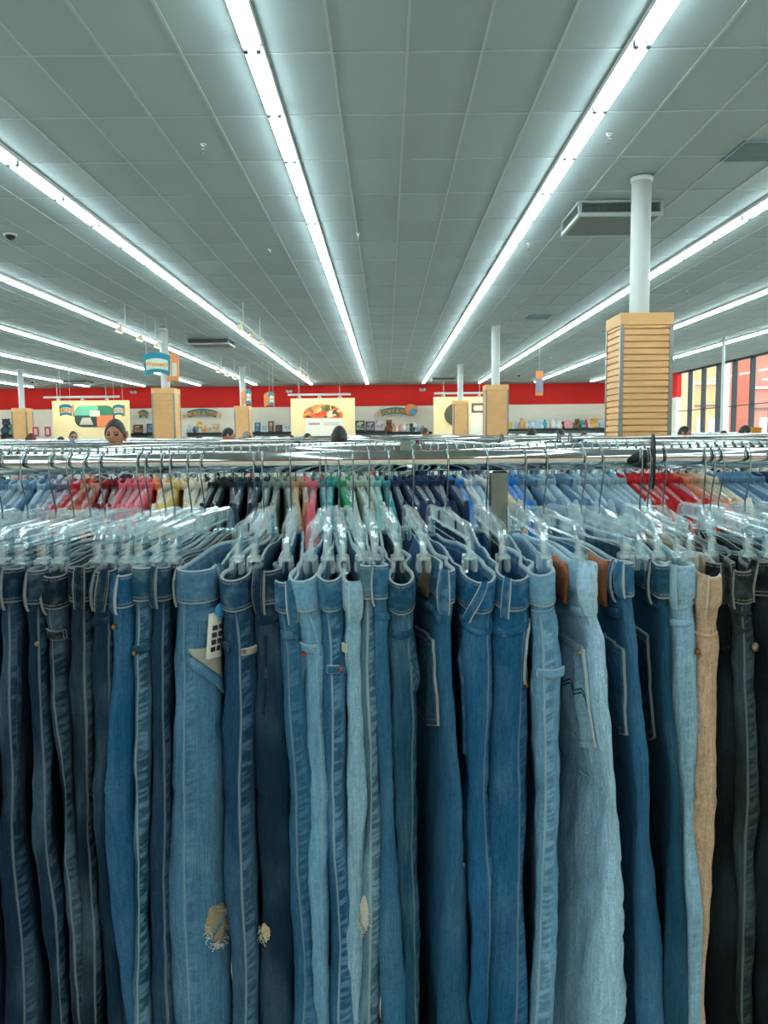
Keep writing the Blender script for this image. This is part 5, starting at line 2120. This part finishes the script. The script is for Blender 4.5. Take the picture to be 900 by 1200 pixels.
def clothes(parent, shirt, trousers, girl=False):
    k = .93 if girl else 1.0
    b = MB()

    def ell(z, rx, ry, cy=0.0, n=24, p=2.2):
        return [(math.copysign(abs(cos(2 * pi * i / n)) ** (2 / p), cos(2 * pi * i / n)) * rx, cy + math.copysign(abs(sin(2 * pi * i / n)) ** (2 / p), sin(2 * pi * i / n)) * ry, z + .006 * sin(i * 1.3)) for i in range(n)]
    sh = .19 * k
    b.loft([ell(.86, .188, .145, .012), ell(.95, .186, .142, .012), ell(1.06, .162 * k, .128), ell(1.22, .178 * k, .136, -.004), ell(1.34, sh * 1.06, .124, 0, 24, 2.5), ell(1.405, sh * .98, .100, .01, 24, 2.5), ell(1.447, sh * .58, .084, .013), ell(1.468, .076, .076, .010)], caps=False)
    for s in (-1, 1):
        b.tube([(s * (sh - .03), .01, 1.385), (s * (sh + .035), .015, 1.25), (s * (sh + .056), .018, 1.12)], [.068, .062, .060], 14)
    b.build('shirt', shirt, parent, True)
    b = MB()
    b.loft([ell(.84, .18, .13, .01), ell(.93, .180, .130, .012), ell(1.0, .166, .122, .004)], caps=False)
    for s in (-1, 1):
        b.tube([(s * .085, .005, .90), (s * .092, 0, .74), (s * .09, -.004, .50), (s * .09, .01, .34), (s * .09, .014, .08)], [.100, .100, .078, .074, .068], 16)
    b.build('trousers', trousers, parent, True)


hero = person_mesh('person', 'fold', True, .0085)
generic = person_mesh('person', 'down', False, .018)
PM = {}
ff = {'h': True, 'g': True}


def person(px, ytop, Y, facing, style, hcol, shirt, label, skin=(176, 122, 94), is_hero=False, girl=False):
    src = hero if is_hero else generic
    if is_hero:
        o = src
    else:
        if ff['g']:
            o = src
            ff['g'] = False
        else:
            o = src.copy()
            COL.objects.link(o)
    x = x_at(px, Y, 1.6)
    zt = z_at(ytop, x, Y)
    s = zt / 1.716
    o.location = (x, Y, 0)
    o.scale = (s, s, s)
    o.rotation_euler = (0, 0, facing)
    key = skin
    if key not in PM:
        PM[key] = plain('skin_tone', skin, .55, var=.05, vscale=30)
    set_mat(o, PM[key], 0)
    hair_mesh(style, HM[hcol], o)
    clothes(o, GC[shirt], GC['navy'] if shirt != 'navy' else GC['black'], girl)
    tag(o, label, 'person')
    return o


person(135.5, 490.5, 6.3, .05, 'pulled', 'black', 'dark teal', 'person with pulled back dark hair looking down, left, nearest of the shoppers', (172, 116, 90), True, True)
person(86, 505, 16.0, .5, 'short', 'black', 'white', 'person with short dark hair in a white shirt, left of the nearest shopper')
person(36, 507.5, 15.5, 2.6, 'long', 'auburn', 'black', 'person with auburn hair behind the price cards at the left')
person(71, 511.5, 19.0, 2.2, 'short', 'black', 'black', 'person with dark hair and dark clothes, left of the white shirted one')
person(267, 501, 11.5, 1.9, 'short', 'black', 'black', 'person with thick black hair turned sideways, left of the far left sleeve')
person(289, 505, 15.5, 1.2, 'short', 'grey', 'black', 'person with grey hair in front of the far left sleeve')
person(233, 511, 18.0, 1.4, 'short', 'brown', 'black', 'person bending low right of the slatted sleeve, dark top')
person(397.5, 498.5, 8.0, 3.0, 'long', 'black', 'grey green', 'person with long dark hair seen from behind, centre', (186, 132, 104), False, True)
person(360, 507.5, 15.5, .9, 'short', 'black', 'dark teal', 'person with dark hair left of the long haired one, centre')
person(328, 509.5, 20.5, 2.4, 'short', 'brown', 'black', 'person with brown hair far off, left of centre')
person(342, 510, 19.5, .2, 'cap', 'auburn', 'red', 'person with a reddish head far off beneath the centre board')
person(376, 513, 21.0, 1.0, 'short', 'black', 'black', 'person with low dark hair beside the long haired one')
person(433, 511, 15.4, 3.0, 'short', 'black', 'black', 'person whose black hair just clears the racks, right of centre')
person(498, 501, 19.0, 2.6, 'short', 'brown', 'white', 'person in a white shirt bending below the arched sign')
person(606, 508.5, 19.5, 3.0, 'short', 'black', 'dark teal', 'person with dark hair right of the second sleeve')
person(623, 501.5, 15.0, 2.5, 'long', 'black', 'navy', 'person with bushy black hair right of the second sleeve')
person(657, 502, 18.5, 2.9, 'long', 'black', 'navy', 'person with straight black hair under the right ornaments shelf')
person(684, 506, 19.5, 1.4, 'short', 'auburn', 'pink', 'person with reddish hair left of the nearest sleeve')
person(801.5, 499, 12.2, 1.2, 'short', 'black', 'dark teal', 'person with short dark hair in profile in front of the windows')
person(779, 503.5, 16.0, 3.0, 'short', 'black', 'black', 'person with dark hair right behind the nearest sleeve')
person(832.5, 506.5, 18.5, 2.8, 'short', 'black', 'black', 'person with dark hair before the windows, left of the slim pole')
person(848, 504, 18.0, .4, 'short', 'black', 'white', 'person in pale clothes right of the slim pole')
person(873, 498, 14.2, 1.3, 'long', 'black', 'black', 'person with long dark hair beside the orange tub')

SC.view_settings.view_transform = 'Standard'
SC.view_settings.look = 'None'
SC.view_settings.gamma = 1.0
SC.view_settings.use_curve_mapping = False
SC.view_settings.exposure = EXPO
SC.cycles.transparent_max_bounces = 40
SC.cycles.max_bounces = 10
SC.cycles.diffuse_bounces = 4
SC.cycles.sample_clamp_indirect = 6
